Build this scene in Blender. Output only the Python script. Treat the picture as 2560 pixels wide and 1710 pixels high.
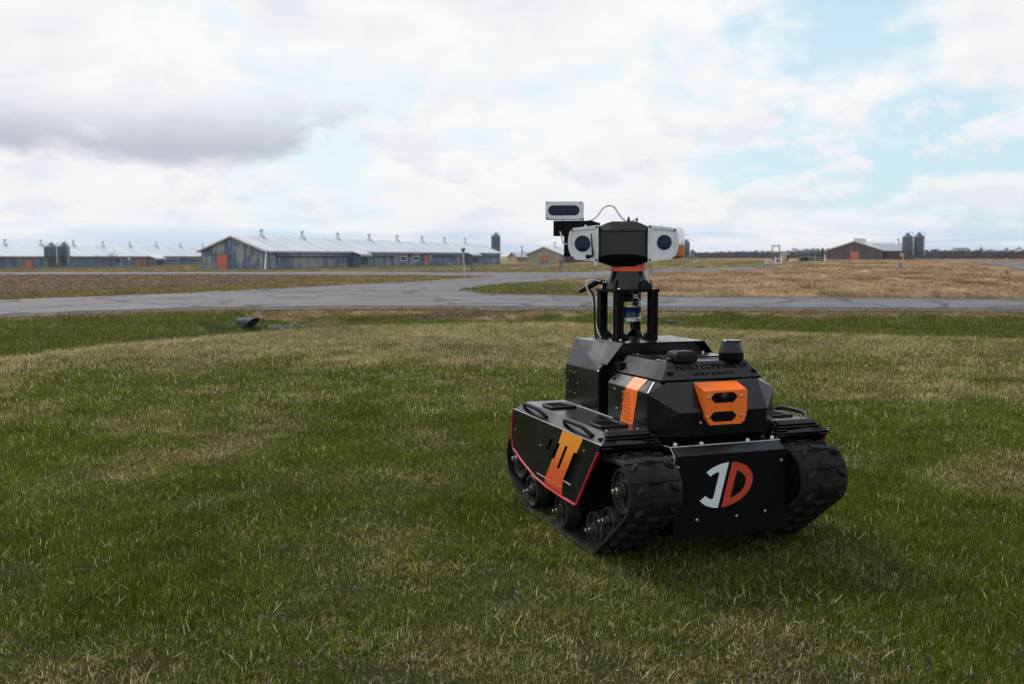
import bpy, bmesh, math, random
import numpy as np
from mathutils import Vector, Matrix, Euler
R = math.radians
random.seed(7); rng = np.random.default_rng(11)
for o in list(bpy.data.objects): bpy.data.objects.remove(o, do_unlink=True)
scene = bpy.context.scene
C = scene.collection

# ------------------------------------------------------------------ camera
CAMH = 0.978
cam_d = bpy.data.cameras.new('camera'); cam = bpy.data.objects.new('camera', cam_d); C.objects.link(cam)
cam.location = (0, 0, CAMH); cam.rotation_euler = (R(90 - 4.937), 0, 0)
cam_d.sensor_width = 36; cam_d.lens = 35; cam_d.clip_start = 0.05; cam_d.clip_end = 30000
cam_d.dof.use_dof = True; cam_d.dof.focus_distance = 3.45; cam_d.dof.aperture_fstop = 7.0
scene.camera = cam

# ------------------------------------------------------------------ sky, sun, exposure
SUN_EL, SUN_AZ = 44.0, -38.0           # azimuth measured clockwise from +Y (ahead of the camera, to the left)
world = bpy.data.worlds.new('World'); scene.world = world; world.use_nodes = True

class NT:
    """small helper for node trees"""
    def __init__(s, tree): s.t = tree; s.n = tree.nodes; s.l = tree.links
    def new(s, typ, **kw):
        n = s.n.new(typ)
        for k, v in kw.items():
            if k == 'inp':
                for kk, vv in v.items():
                    if hasattr(vv, 'is_output') and vv.is_output: s.l.new(vv, n.inputs[kk])
                    else: n.inputs[kk].default_value = vv
            else: setattr(n, k, v)
        return n
    def math(s, op, a, b=None, c=None, clamp=False):
        n = s.n.new('ShaderNodeMath'); n.operation = op; n.use_clamp = clamp
        for i, v in enumerate((a, b, c)):
            if v is None: continue
            if hasattr(v, 'is_output'): s.l.new(v, n.inputs[i])
            else: n.inputs[i].default_value = v
        return n.outputs[0]
    def vmath(s, op, a, b=None):
        n = s.n.new('ShaderNodeVectorMath'); n.operation = op
        for i, v in enumerate((a, b)):
            if v is None: continue
            if hasattr(v, 'is_output'): s.l.new(v, n.inputs[i])
            else: n.inputs[i].default_value = v
        return n.outputs[0]
    def mix(s, fac, a, b, mode='MIX'):
        n = s.n.new('ShaderNodeMix'); n.data_type = 'RGBA'; n.blend_type = mode; n.clamp_factor = True
        for i, v in ((0, fac), (6, a), (7, b)):
            if hasattr(v, 'is_output'): s.l.new(v, n.inputs[i])
            else: n.inputs[i].default_value = (v if i == 0 else (tuple(v) + (1,) if len(v) == 3 else v))
        return n.outputs[2]
    def noise(s, vec, scale, detail=4, rough=.55, dist=0.0, dim='3D', w=0.0):
        n = s.n.new('ShaderNodeTexNoise'); n.noise_dimensions = dim
        n.inputs['Scale'].default_value = scale; n.inputs['Detail'].default_value = detail
        n.inputs['Roughness'].default_value = rough; n.inputs['Distortion'].default_value = dist
        if dim == '4D': n.inputs['W'].default_value = w
        if vec is not None: s.l.new(vec, n.inputs['Vector'])
        return n.outputs['Fac']
    def ramp(s, fac, lo, hi, a=0.0, b=1.0):
        n = s.n.new('ShaderNodeMapRange'); n.interpolation_type = 'SMOOTHSTEP'; n.clamp = True
        if hasattr(fac, 'is_output'): s.l.new(fac, n.inputs[0])
        for i, v in ((1, lo), (2, hi), (3, a), (4, b)): n.inputs[i].default_value = v
        return n.outputs[0]

world.cycles.sampling_method = 'MANUAL'; world.cycles.sample_map_resolution = 512
wt = world.node_tree
for n in list(wt.nodes): wt.nodes.remove(n)
w = NT(wt)
out = w.new('ShaderNodeOutputWorld'); bg = w.new('ShaderNodeBackground'); bg.inputs['Strength'].default_value = 0.1
wt.links.new(bg.outputs[0], out.inputs[0])
sky = w.new('ShaderNodeTexSky', sky_type='NISHITA', sun_disc=False, sun_elevation=R(SUN_EL), sun_rotation=R(SUN_AZ), altitude=80, air_density=1.0, dust_density=1.0, ozone_density=1.6)
tc = w.new('ShaderNodeTexCoord'); D = tc.outputs['Generated']
sep = w.new('ShaderNodeSeparateXYZ'); wt.links.new(D, sep.inputs[0])
dx, dy, dz = sep.outputs
zc = w.math('MAXIMUM', dz, 0.0)
den = w.math('ADD', zc, 0.10)
comb = w.new('ShaderNodeCombineXYZ'); wt.links.new(w.math('DIVIDE', dx, den), comb.inputs[0]); wt.links.new(w.math('DIVIDE', dy, den), comb.inputs[1])
P = comb.outputs[0]
# blue sky between the clouds: Nishita lifted towards pale cyan by a thin high veil
blue = w.mix(0.74, w.mix(1.0, sky.outputs[0], (1.1, 1.15, 1.1), 'MULTIPLY'), (5.6, 7.5, 8.4))
az = w.math('ARCTAN2', dx, dy); el = w.math('ARCSINE', dz)
# angular coordinates, so that cloud puffs keep their size towards the horizon but flatten a little
ac = w.new('ShaderNodeCombineXYZ'); wt.links.new(az, ac.inputs[0]); wt.links.new(w.math('MULTIPLY', w.math('POWER', w.math('MAXIMUM', el, .0001), .8), 1.55), ac.inputs[1]); A = ac.outputs[0]
warp = w.vmath('MULTIPLY', w.vmath('SUBTRACT', w.new('ShaderNodeTexNoise', inp={'Vector': A, 'Scale': 5.0, 'Detail': 2.0}).outputs['Color'], (.5, .5, .5)), (.10, .05, 0))
A2 = w.vmath('ADD', A, warp)
def cl(off, scale, det=5, rough=.56): return w.noise(w.vmath('ADD', A2, off), scale, det, rough, .1)
big = cl((2.3, 1.1, 0), 2.6); med = cl((7.7, 3.2, 0), 7.0)
gap = w.ramp(az, 0.02, 0.30)
blue = w.mix(w.math('MULTIPLY', w.math('SUBTRACT', 1.0, gap), .70), blue, (7.3, 8.0, 8.5))
cov = w.math('SUBTRACT', w.math('ADD', w.math('MULTIPLY', big, .62), w.math('MULTIPLY', med, .38)), w.math('MULTIPLY', gap, .042))
cloud = w.ramp(cov, 0.385, 0.475)
# shading: the same cover looked up a little higher; where cloud lies above, the base is grey
bigu = cl((2.3, 1.145, 0), 2.6, 3); medu = cl((7.7, 3.235, 0), 7.0, 3)
dens = w.math('ADD', w.math('MULTIPLY', bigu, .62), w.math('MULTIPLY', medu, .38))
shade = w.math('MULTIPLY', w.ramp(dens, .45, .62), w.ramp(w.math('SUBTRACT', dens, cov), -.06, .10, .25, 1.0))
ccol = w.mix(shade, (8.4, 8.4, 8.42), (6.75, 7.0, 7.6))
skyc = w.mix(cloud, blue, ccol)
# rows of small puffs with grey bases low over the horizon
lowz = w.math('MULTIPLY', w.ramp(el, .010, .045), w.ramp(el, .21, .10))
def puffs(off): return cl(off, 15.0, 4, .55)
pm = w.math('MULTIPLY', w.ramp(puffs((1.0, 5.0, 0)), .47, .60), lowz)
ps = w.math('MULTIPLY', w.ramp(puffs((1.0, 5.022, 0)), .50, .66), lowz)
skyc = w.mix(w.math('MULTIPLY', pm, .75), skyc, (8.3, 8.2, 8.15))
skyc = w.mix(w.math('MULTIPLY', ps, .60), skyc, (6.5, 6.8, 7.5))
# one long grey cumulus low on the left, flat-based, lumpy on top
bx = w.math('DIVIDE', w.math('SUBTRACT', az, -0.335), 0.160)
by = w.math('DIVIDE', w.math('SUBTRACT', el, 0.128), 0.042)
wob = w.math('MULTIPLY', w.math('SUBTRACT', w.noise(w.vmath('ADD', A2, (4, 4, 0)), 7.0, 5, .62, .1), .5), 3.6)
wobl = w.math('MULTIPLY', wob, w.ramp(by, -.9, .1, .35, 1.0))
rr = w.math('SQRT', w.math('ADD', w.math('POWER', w.math('ABSOLUTE', bx), 2.2), w.math('POWER', w.math('ABSOLUTE', by), 2.0)))
m = w.math('SUBTRACT', 1.12, w.math('ADD', rr, wobl))
mask = w.ramp(m, -.02, .40)
low = w.ramp(w.math('ADD', by, w.math('MULTIPLY', wob, .35)), 0.75, -0.75)
gcol = w.mix(low, (7.4, 7.5, 7.9), (4.8, 5.0, 5.75))
skyc = w.mix(w.math('MULTIPLY', mask, w.ramp(low, 0, 1, .6, 1.0)), skyc, gcol)
# bluish streaky band just over the horizon
band = w.math('MULTIPLY', w.ramp(el, .050, .004), w.ramp(w.noise(w.vmath('MULTIPLY', D, (1, 1, 9.0)), 6.0, 3, .55, .4), .36, .60))
skyc = w.mix(w.math('MULTIPLY', band, .8), skyc, (4.4, 5.9, 7.7))
wt.links.new(skyc, bg.inputs['Color'])

sun_d = bpy.data.lights.new('sun', 'SUN'); sun = bpy.data.objects.new('sun', sun_d); C.objects.link(sun)
sun_d.energy = 2.6; sun_d.angle = R(15); sun_d.color = (1, .96, .9)
sun.rotation_euler = Euler((R(90 - SUN_EL), 0, R(180 - SUN_AZ)), 'XYZ')
sun.location = (0, 0, 60)

vs = scene.view_settings
vs.view_transform = 'Standard'; vs.look = 'None'; vs.exposure = 0.2; vs.gamma = 1.0; vs.use_curve_mapping = False
scene.render.engine = 'CYCLES'
scene.cycles.max_bounces = 5; scene.cycles.diffuse_bounces = 2; scene.cycles.glossy_bounces = 3; scene.cycles.transmission_bounces = 4; scene.cycles.transparent_max_bounces = 6

# ------------------------------------------------------------------ materials
MATS = {}
def mat(name, base, rough=.6, metal=0.0, spec=.5, var=0.0, vscale=8.0, bump=0.0, bscale=60.0, coat=0.0, dirt=None, dscale=5.0, dlo=.5, dhi=.7, dmax=.6, trans=0.0, emit=None, rvar=0.0, stretch=(1, 1, 1)):
    m_ = bpy.data.materials.new(name); m_.use_nodes = True; t = NT(m_.node_tree)
    b = t.n['Principled BSDF']
    b.inputs['Roughness'].default_value = rough; b.inputs['Metallic'].default_value = metal
    b.inputs['Specular IOR Level'].default_value = spec; b.inputs['Coat Weight'].default_value = coat
    b.inputs['Coat Roughness'].default_value = .12
    b.inputs['Transmission Weight'].default_value = trans
    tcn = t.new('ShaderNodeTexCoord'); co = tcn.outputs['Object']
    if stretch != (1, 1, 1): co = t.vmath('MULTIPLY', co, stretch)
    col = base
    if var:
        n = t.noise(co, vscale, 5, .6)
        lo = tuple(max(0, c * (1 - var)) for c in base); hi = tuple(c * (1 + var) for c in base)
        col = t.mix(t.ramp(n, .3, .7), lo, hi)
    if dirt is not None:
        n = t.noise(co, dscale, 8, .65, .4)
        col = t.mix(t.math('MULTIPLY', t.ramp(n, dlo, dhi), dmax), col, dirt)
    if hasattr(col, 'is_output'): t.l.new(col, b.inputs['Base Color'])
    else: b.inputs['Base Color'].default_value = (*col, 1)
    if rvar:
        n = t.noise(co, vscale * 1.7, 5, .6)
        t.l.new(t.ramp(n, .3, .7, max(0, rough - rvar), rough + rvar), b.inputs['Roughness'])
    if bump:
        bn = t.new('ShaderNodeBump'); bn.inputs['Strength'].default_value = bump; bn.inputs['Distance'].default_value = .01
        t.l.new(t.noise(co, bscale, 4, .6), bn.inputs['Height']); t.l.new(bn.outputs[0], b.inputs['Normal'])
    MATS[name] = m_
    return m_

# ------------------------------------------------------------------ mesh helpers
def link(name, me, m=None, parent=None, loc=None, rot=None):
    o = bpy.data.objects.new(name, me); C.objects.link(o)
    if m is not None and me is not None and len(me.materials) == 0: me.materials.append(MATS[m] if isinstance(m, str) else m)
    if parent is not None: o.parent = parent
    if loc is not None: o.location = loc
    if rot is not None: o.rotation_euler = rot
    return o
def empty(name, loc=(0, 0, 0), rz=0.0, parent=None):
    o = bpy.data.objects.new(name, None); C.objects.link(o); o.location = loc; o.rotation_euler = (0, 0, rz)
    o.empty_display_size = .2
    if parent is not None: o.parent = parent
    return o
def tag(o, label=None, cat=None, group=None, kind=None):
    if label: o['label'] = label
    if cat: o['category'] = cat
    if group: o['group'] = group
    if kind: o['kind'] = kind
    return o
def finish(bm, name, bevel=0.0, seg=1, smooth=False, ang=25):
    bmesh.ops.recalc_face_normals(bm, faces=bm.faces)
    if bevel:
        es = [e for e in bm.edges if len(e.link_faces) == 2 and e.calc_face_angle(0) > R(ang)]
        bmesh.ops.bevel(bm, geom=es, offset=bevel, segments=seg, profile=.5, affect='EDGES', clamp_overlap=True)
    me = bpy.data.meshes.new(name); bm.to_mesh(me); bm.free()
    if smooth:
        for p in me.polygons: p.use_smooth = True
        if hasattr(me, 'set_sharp_from_angle'): me.set_sharp_from_angle(angle=R(35))
    return me
def bm_box(bm, x0, x1, y0, y1, z0, z1):
    v = [bm.verts.new((x, y, z)) for x in (x0, x1) for y in (y0, y1) for z in (z0, z1)]
    for f in ((0, 1, 3, 2), (4, 6, 7, 5), (0, 4, 5, 1), (2, 3, 7, 6), (0, 2, 6, 4), (1, 5, 7, 3)): bm.faces.new([v[i] for i in f])
def box(x0, x1, y0, y1, z0, z1, bevel=0.0, seg=1, name='box'):
    bm = bmesh.new(); bm_box(bm, x0, x1, y0, y1, z0, z1); return finish(bm, name, bevel, seg)
def hull(pts, bevel=0.0, seg=1, name='hull', ang=12):
    bm = bmesh.new(); vs_ = [bm.verts.new(p) for p in pts]
    r_ = bmesh.ops.convex_hull(bm, input=vs_)
    bad = [g for g in r_['geom_interior'] if isinstance(g, bmesh.types.BMVert)]
    if bad: bmesh.ops.delete(bm, geom=bad, context='VERTS')
    bmesh.ops.dissolve_limit(bm, angle_limit=R(3), verts=bm.verts, edges=bm.edges)
    return finish(bm, name, bevel, seg, ang=ang)
def lathe(prof, seg=32, axis='Z', name='lathe', smooth=True, center=(0, 0, 0)):
    """prof: list of (r, h)"""
    bm = bmesh.new(); rings = []
    for r_, h in prof:
        if r_ < 1e-6: rings.append([bm.verts.new((0, 0, h))])
        else: rings.append([bm.verts.new((r_ * math.cos(2 * math.pi * k / seg), r_ * math.sin(2 * math.pi * k / seg), h)) for k in range(seg)])
    for a, b in zip(rings, rings[1:]):
        for k in range(seg):
            k2 = (k + 1) % seg
            if len(a) == 1 and len(b) == 1: continue
            if len(a) == 1: bm.faces.new((a[0], b[k], b[k2]))
            elif len(b) == 1: bm.faces.new((a[k], a[k2], b[0]))
            else: bm.faces.new((a[k], a[k2], b[k2], b[k]))
    if axis == 'X': bmesh.ops.transform(bm, matrix=Matrix.Rotation(R(90), 4, 'Y'), verts=bm.verts)
    if axis == '-X': bmesh.ops.transform(bm, matrix=Matrix.Rotation(R(-90), 4, 'Y'), verts=bm.verts)
    if axis == 'Y': bmesh.ops.transform(bm, matrix=Matrix.Rotation(R(-90), 4, 'X'), verts=bm.verts)
    if axis == '-Y': bmesh.ops.transform(bm, matrix=Matrix.Rotation(R(90), 4, 'X'), verts=bm.verts)
    bmesh.ops.translate(bm, vec=center, verts=bm.verts)
    return finish(bm, name, smooth=smooth)
def tube(pts, r_, seg=8, name='tube', closed=False, flat=1.0, sub=0):
    pts = [Vector(p) for p in pts]
    if sub:
        q = []
        n = len(pts)
        for i in range(n - 1):
            p0, p1, p2, p3 = pts[max(i - 1, 0)], pts[i], pts[i + 1], pts[min(i + 2, n - 1)]
            for k in range(sub):
                t = k / sub
                q.append(.5 * ((2 * p1) + (-p0 + p2) * t + (2 * p0 - 5 * p1 + 4 * p2 - p3) * t * t + (-p0 + 3 * p1 - 3 * p2 + p3) * t ** 3))
        q.append(pts[-1]); pts = q
    bm = bmesh.new(); rings = []; up = Vector((0, 0, 1)); prev = None
    for i, p in enumerate(pts):
        d = (pts[min(i + 1, len(pts) - 1)] - pts[max(i - 1, 0)]).normalized()
        if prev is None:
            a = d.cross(up)
            if a.length < 1e-3: a = d.cross(Vector((1, 0, 0)))
        else: a = prev - d * prev.dot(d)
        a.normalize(); prev = a; b = d.cross(a)
        rad = r_[i] if isinstance(r_, (list, tuple)) else r_
        rings.append([bm.verts.new(p + a * rad * math.cos(2 * math.pi * k / seg) + b * rad * flat * math.sin(2 * math.pi * k / seg)) for k in range(seg)])
    for a, b in zip(rings, rings[1:]):
        for k in range(seg): bm.faces.new((a[k], a[(k + 1) % seg], b[(k + 1) % seg], b[k]))
    if closed:
        for k in range(seg): bm.faces.new((rings[-1][k], rings[-1][(k + 1) % seg], rings[0][(k + 1) % seg], rings[0][k]))
    else: bm.faces.new(rings[0][::-1]); bm.faces.new(rings[-1])
    return finish(bm, name, smooth=True)
def rounded(pts, r_, n=5):
    """round the corners of a 2-D polygon"""
    out_ = []; N = len(pts)
    for i in range(N):
        p = Vector(pts[i]); a = Vector(pts[i - 1]) - p; b = Vector(pts[(i + 1) % N]) - p
        rad = r_[i] if isinstance(r_, (list, tuple)) else r_
        k = min(rad, a.length * .49, b.length * .49); a.normalize(); b.normalize()
        p0 = p + a * k; p2 = p + b * k
        for j in range(n + 1):
            t = j / n; out_.append(tuple((1 - t) ** 2 * p0 + 2 * t * (1 - t) * p + t * t * p2))
    return out_
def circ(cx, cy, r_, n=20, r2=None, a0=0.0): return [(cx + r_ * math.cos(a0 + 2 * math.pi * k / n), cy + (r2 or r_) * math.sin(a0 + 2 * math.pi * k / n)) for k in range(n)]
def plate(outline, holes=(), th=.003, bevel=0.0, frame=None, name='plate'):
    """flat plate with holes in the (u, v) plane, thickness along the frame's w axis. frame = 4x4 matrix (u, v, w columns)"""
    cu = bpy.data.curves.new('c', 'CURVE'); cu.dimensions = '2D'; cu.fill_mode = 'BOTH'
    cu.extrude = max(th / 2 - bevel, 1e-5); cu.bevel_depth = bevel; cu.bevel_resolution = 0; cu.offset = -bevel
    for ring in [outline] + list(holes):
        s = cu.splines.new('POLY'); s.points.add(len(ring) - 1); s.use_cyclic_u = True
        for i, q in enumerate(ring): s.points[i].co = (q[0], q[1], 0, 1)
    o = bpy.data.objects.new('c', cu); C.objects.link(o)
    bpy.context.view_layer.update()
    me = bpy.data.meshes.new_from_object(o.evaluated_get(bpy.context.evaluated_depsgraph_get()))
    bpy.data.objects.remove(o); bpy.data.curves.remove(cu)
    me.name = name
    if frame is not None: me.transform(frame)
    for p in me.polygons: p.use_smooth = False
    me.materials.clear()
    return me
def fr(u, v, origin):
    u = Vector(u).normalized(); v = Vector(v); v = (v - u * v.dot(u)).normalized(); w_ = u.cross(v)
    m_ = Matrix((u, v, w_)).transposed().to_4x4(); m_.translation = Vector(origin); return m_
def textmesh(s, size, ext, frame, name='lettering', spacing=1.0):
    cu = bpy.data.curves.new('t', 'FONT'); cu.body = s; cu.size = size; cu.extrude = ext; cu.align_x = 'CENTER'; cu.align_y = 'CENTER'; cu.space_character = spacing
    o = bpy.data.objects.new('t', cu); C.objects.link(o); bpy.context.view_layer.update()
    me = bpy.data.meshes.new_from_object(o.evaluated_get(bpy.context.evaluated_depsgraph_get()))
    bpy.data.objects.remove(o); bpy.data.curves.remove(cu); me.name = name; me.transform(frame); me.materials.clear(); return me

# ------------------------------------------------------------------ terrain
def sstep(a, b, x):
    t = np.clip((x - a) / (b - a), 0, 1); return t * t * (3 - 2 * t)
def vnoise(x, y, s, seed=0):
    """value noise, vectorised"""
    x = np.asarray(x, float) / s + seed * 17.13; y = np.asarray(y, float) / s - seed * 9.71
    xi = np.floor(x).astype(np.int64); yi = np.floor(y).astype(np.int64); fx = x - xi; fy = y - yi
    fx = fx * fx * (3 - 2 * fx); fy = fy * fy * (3 - 2 * fy)
    def h(a, b):
        n = (a * 374761393 + b * 668265263 + seed * 2147483) & 0x7fffffff
        n = ((n ^ (n >> 13)) * 1274126177) & 0x7fffffff
        return ((n ^ (n >> 16)) & 0xffff) / 65535.0
    return (h(xi, yi) * (1 - fx) + h(xi + 1, yi) * fx) * (1 - fy) + (h(xi, yi + 1) * (1 - fx) + h(xi + 1, yi + 1) * fx) * fy
def fbm(x, y, s, seed=0, o=4):
    r_ = 0; a = .5; t = 0
    for k in range(o): r_ = r_ + a * vnoise(x, y, s / 2 ** k, seed + k); t += a; a *= .5
    return r_ / t
CX = [-40, -14, -8, -5.03, -4.43, -3.65, -2.21, -0.6, 0.72, 2.38, 4.39, 6.02, 12, 40]
CY = [5, 6.2, 8.0, 9.74, 11.22, 12.59, 14.42, 14.9, 14.96, 14.0, 12.8, 12.1, 10.5, 9]
NX = [-70, -17.43, -14.81, -11.89, -8.48, -4.67, -1.11, 6.01, 9.76, 15.06, 19.28, 60]
NY = [10, 33.85, 36.31, 38.81, 39.49, 39.83, 39.6, 39.2, 38.81, 38.15, 37.52, 30]
FX = [-70, -24.5, -20.9, -17.9, -13.56, -8.45]
FY = [16, 43.69, 48.37, 53.52, 63.25, 74.73]
IX = [-3.08, -1.24, 2.84, 7.59, 12.29, 17.17, 23.82, 70]
IY = [59.12, 52.29, 51.1, 49.43, 48.89, 47.86, 46.38, 38]
def crest(x): return np.interp(x, CX, CY)
def rnear(x): return np.interp(x, NX, NY)
def hayline(x): return np.interp(x, IX, IY)
def gz(x, y):
    x = np.asarray(x, float); y = np.asarray(y, float)
    yc = crest(x); yn = rnear(x)
    deep = np.interp(x, [-30, -9.5, -8.95, -7, -2, 3, 10], [1.10, 1.12, 1.62, 1.6, 1.55, 1.42, 1.40])
    drop = sstep(yc - 1.2, yc + 8.5, y)
    z = -deep * drop
    z = z + (deep - 1.05) * sstep(yn - 9.0, yn - .6, y)
    lawn = 1 - drop
    z = z + lawn * (0.030 * (fbm(x, y, 2.6, 3) - .5) + .012 * (vnoise(x, y, .5, 5) - .5))
    ro = ((x - .9) ** 2 + (y - 3.6) ** 2) < 1.6
    z = np.where(ro, -.004, z)
    far = sstep(55, 150, y)
    z = z + 1.05 * sstep(6, 42, x) * far
    z = z - .75 * sstep(-62, -105, x) * sstep(140, 210, y)
    hay = sstep(0, 6, y - hayline(x) - 1.0) * sstep(0, 4, x + 1) * (y < 210)
    z = z + hay * (.45 * fbm(x, y, 6, 21) + .34 * vnoise(x, y, 2.2, 22) - .2) * sstep(2, 16, x) * sstep(46, 36, x)
    z = z + 2.5 * sstep(500, 2500, y) * (fbm(x, y, 900, 31) - .4)
    return z
def gz1(x, y): return float(gz(np.array([x]), np.array([y]))[0])

def axis(segs):
    r_ = []
    for a, b, s in segs: r_ += list(np.arange(a, b - s * .3, s))
    return r_
def grow(a, b, s, k=1.25):
    r_ = [a]
    while r_[-1] < b: r_.append(r_[-1] + s); s *= k
    return r_[1:]
xs = axis([(-40, -10, 1.0), (-10, 10, .28), (10, 40, 1.0), (40, 160, 4)]); xs = [-v for v in axis([(44, 160, 4)])][::-1] + xs
xs = [-v for v in grow(160, 4500, 10)][::-1] + xs + grow(156, 4500, 10)
ys = axis([(-10, 1.5, .8), (1.5, 18, .25), (18, 125, .7), (125, 300, 3)]) + grow(298, 7000, 6)
xs = np.array(sorted(xs)); ys = np.array(sorted(ys))
XX, YY = np.meshgrid(xs, ys)
ZZ = gz(XX, YY)

def in_poly(x, y, poly):
    x = np.asarray(x); y = np.asarray(y); r_ = np.zeros(x.shape, bool); n = len(poly)
    for i in range(n):
        x1, y1 = poly[i]; x2, y2 = poly[(i + 1) % n]
        c = ((y1 > y) != (y2 > y)) & (x < (x2 - x1) * (y - y1) / ((y2 - y1) if y2 != y1 else 1e-9) + x1)
        r_ ^= c
    return r_
SOIL = [(-70, 34), (-27.2, 52.9), (-25.1, 56.5), (-24.0, 63.3), (-21.1, 69.5), (-20.0, 80), (-17.9, 93), (-22.5, 104.8), (-33, 107.8), (-55.3, 107.8), (-130, 104)]
def sharp(x, y): return fbm(x, y, 3.0, 41)
ROADS = []   # filled below with (polygon) for the scatter masks
main_poly = [(x, y) for x, y in zip(NX, NY)] + [(70, 38), (23.82, 46.38), (17.17, 47.86), (12.29, 48.89), (7.59, 49.43), (2.84, 51.1), (-1.24, 52.29), (-3.08, 59.12), (-0.73, 71.2), (4.69, 84.5), (14.33, 99.3), (26, 103), (26, 117), (6.57, 118.5), (-7.65, 120.4), (-19.4, 126), (-38, 123.6), (-62, 121.7), (-130, 120), (-130, 107), (-54.5, 106.3), (-33.5, 108.5), (-21.8, 106.3), (-15.8, 103.8), (-10.3, 103.8), (-5.5, 100.2), (-2.5, 95.7), (-4.2, 87.8), (-6.5, 80), (-8.45, 74.73), (-13.56, 63.25), (-17.9, 53.52), (-20.9, 48.37), (-24.5, 43.69), (-70, 16)]
thin_poly = [(-26, 125.8), (-16.5, 137), (-14.9, 146.5), (-3.8, 169), (10.5, 194.5), (40, 230), (42, 226), (12.5, 191), (-1.8, 166), (-12.5, 144), (-14.2, 135), (-21, 125.6)]
right_poly = [(46, 90), (52, 101), (93, 221), (120, 300), (128, 300), (107, 243), (78, 152), (70, 130)]
ROADS = [main_poly, thin_poly, right_poly]
def on_road(x, y, grow_=0):
    r_ = np.zeros(np.asarray(x).shape, bool)
    for p in ROADS: r_ |= in_poly(x, y, p)
    return r_

def zone_color(x, y):
    """colour of the ground itself, before blades stand on it"""
    yc = crest(x); yn = rnear(x)
    col = np.empty(x.shape + (3,)); col[:] = (.036, .038, .012)
    j = (fbm(x, y, 2.2, 51) - .5)
    def put(mask, c): col[mask] = c
    put(y > yc + 1.0 + j * 2, (.058, .085, .018))                   # green ditch
    put(y > yn - 3.7 + j * 2.4, (.21, .150, .090))                    # tan verge before the road
    put((y > yn - 1.6 + j * 1.2), (.070, .060, .052))               # gravel shoulder
    far = y > yn + 4
    put(far, (.20, .150, .085))
    g = fbm(x, y, 14, 61)
    put(far & (g > .52) , (.14, .125, .05))
    hay = far & (x > -3) & (y > hayline(x))
    put(hay, (.34, .245, .145))
    put(hay & (fbm(x, y, 5, 63) > .58), (.20, .125, .07))
    put(hay & (x < 4.5 + j * 3) & (y < 75), (.07, .11, .022))
    put(hay & (y > 105) & (x < 45) & (fbm(x, y, 22, 64) > .42), (.15, .15, .05))
    soil = in_poly(x + j * 1.5, y, SOIL)
    put(soil, (.082, .056, .044))
    put(y > 330, (.17, .13, .07))
    dk = (np.abs(y - (np.interp(x, [-6, -2, 2], [35.0, 36.5, 38.5]))) < .8) & (x > -6) & (x < 1.5)
    put(dk, (.030, .026, .022))
    return col
cols = zone_color(XX, YY)
nx, ny = len(xs), len(ys)
verts = np.stack([XX.ravel(), YY.ravel(), ZZ.ravel()], 1)
idx = np.arange(nx * ny).reshape(ny, nx)
faces = np.stack([idx[:-1, :-1].ravel(), idx[:-1, 1:].ravel(), idx[1:, 1:].ravel(), idx[1:, :-1].ravel()], 1)
me = bpy.data.meshes.new('ground'); me.from_pydata(verts.tolist(), [], faces.tolist())
ca = me.color_attributes.new('Col', 'FLOAT_COLOR', 'POINT')
ca.data.foreach_set('color', np.concatenate([cols.reshape(-1, 3), np.ones((nx * ny, 1))], 1).ravel().astype(np.float32))
for p in me.polygons: p.use_smooth = True
gm = bpy.data.materials.new('ground_earth'); gm.use_nodes = True; t = NT(gm.node_tree); b = t.n['Principled BSDF']
at = t.new('ShaderNodeVertexColor', layer_name='Col'); geo = t.new('ShaderNodeNewGeometry'); pos = geo.outputs['Position']
v1 = t.noise(pos, 1.3, 8, .65, .3); v2 = t.noise(pos, .11, 6, .6)
c = t.mix(1.0, at.outputs[0], t.mix(t.ramp(v1, .25, .75), (.55, .55, .55), (1.5, 1.45, 1.4)), 'MULTIPLY')
c = t.mix(1.0, c, t.mix(t.ramp(v2, .3, .7), (.78, .80, .78), (1.2, 1.17, 1.12)), 'MULTIPLY')
t.l.new(c, b.inputs['Base Color']); b.inputs['Roughness'].default_value = .95; b.inputs['Specular IOR Level'].default_value = .1
bn = t.new('ShaderNodeBump'); bn.inputs['Strength'].default_value = .8; bn.inputs['Distance'].default_value = .12
t.l.new(t.noise(pos, 3.5, 8, .7), bn.inputs['Height']); t.l.new(bn.outputs[0], b.inputs['Normal'])
MATS['ground'] = gm
ground = link('ground', me, 'ground'); tag(ground, 'grassy farm ground with lawn mound, ditch and fields', 'ground', kind='structure')

# ------------------------------------------------------------------ roads (sheets laid over the ground)
am = bpy.data.materials.new('old_asphalt'); am.use_nodes = True; t = NT(am.node_tree); b = t.n['Principled BSDF']
geo = t.new('ShaderNodeNewGeometry'); pos = geo.outputs['Position']
n = t.noise(pos, .35, 8, .65, .4); n2 = t.noise(pos, 9, 4, .7)
c = t.mix(t.ramp(n, .3, .7), (.095, .092, .102), (.142, .137, .149))
c = t.mix(t.math('MULTIPLY', t.ramp(n2, .4, .75), .35), c, (.075, .072, .078))
vo = t.new('ShaderNodeTexVoronoi'); vo.feature = 'DISTANCE_TO_EDGE'; vo.inputs['Scale'].default_value = .23
wv = t.vmath('ADD', t.vmath('MULTIPLY', pos, (1, .8, 0)), t.vmath('MULTIPLY', t.new('ShaderNodeTexNoise', inp={'Vector': pos, 'Scale': .6, 'Detail': 7.0}).outputs['Color'], (2.2, 2.2, 0)))
t.l.new(wv, vo.inputs['Vector'])
ck = t.math('MULTIPLY', t.ramp(vo.outputs['Distance'], .042, .016), t.ramp(t.noise(pos, .16, 3), .34, .46))
c = t.mix(t.math('MULTIPLY', ck, .85), c, (.030, .028, .030))
st = t.noise(t.vmath('MULTIPLY', pos, (.12, .9, 1)), 1.0, 5, .6, .3)
c = t.mix(t.math('MULTIPLY', t.ramp(st, .54, .68), .6), c, (.055, .052, .056))
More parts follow.
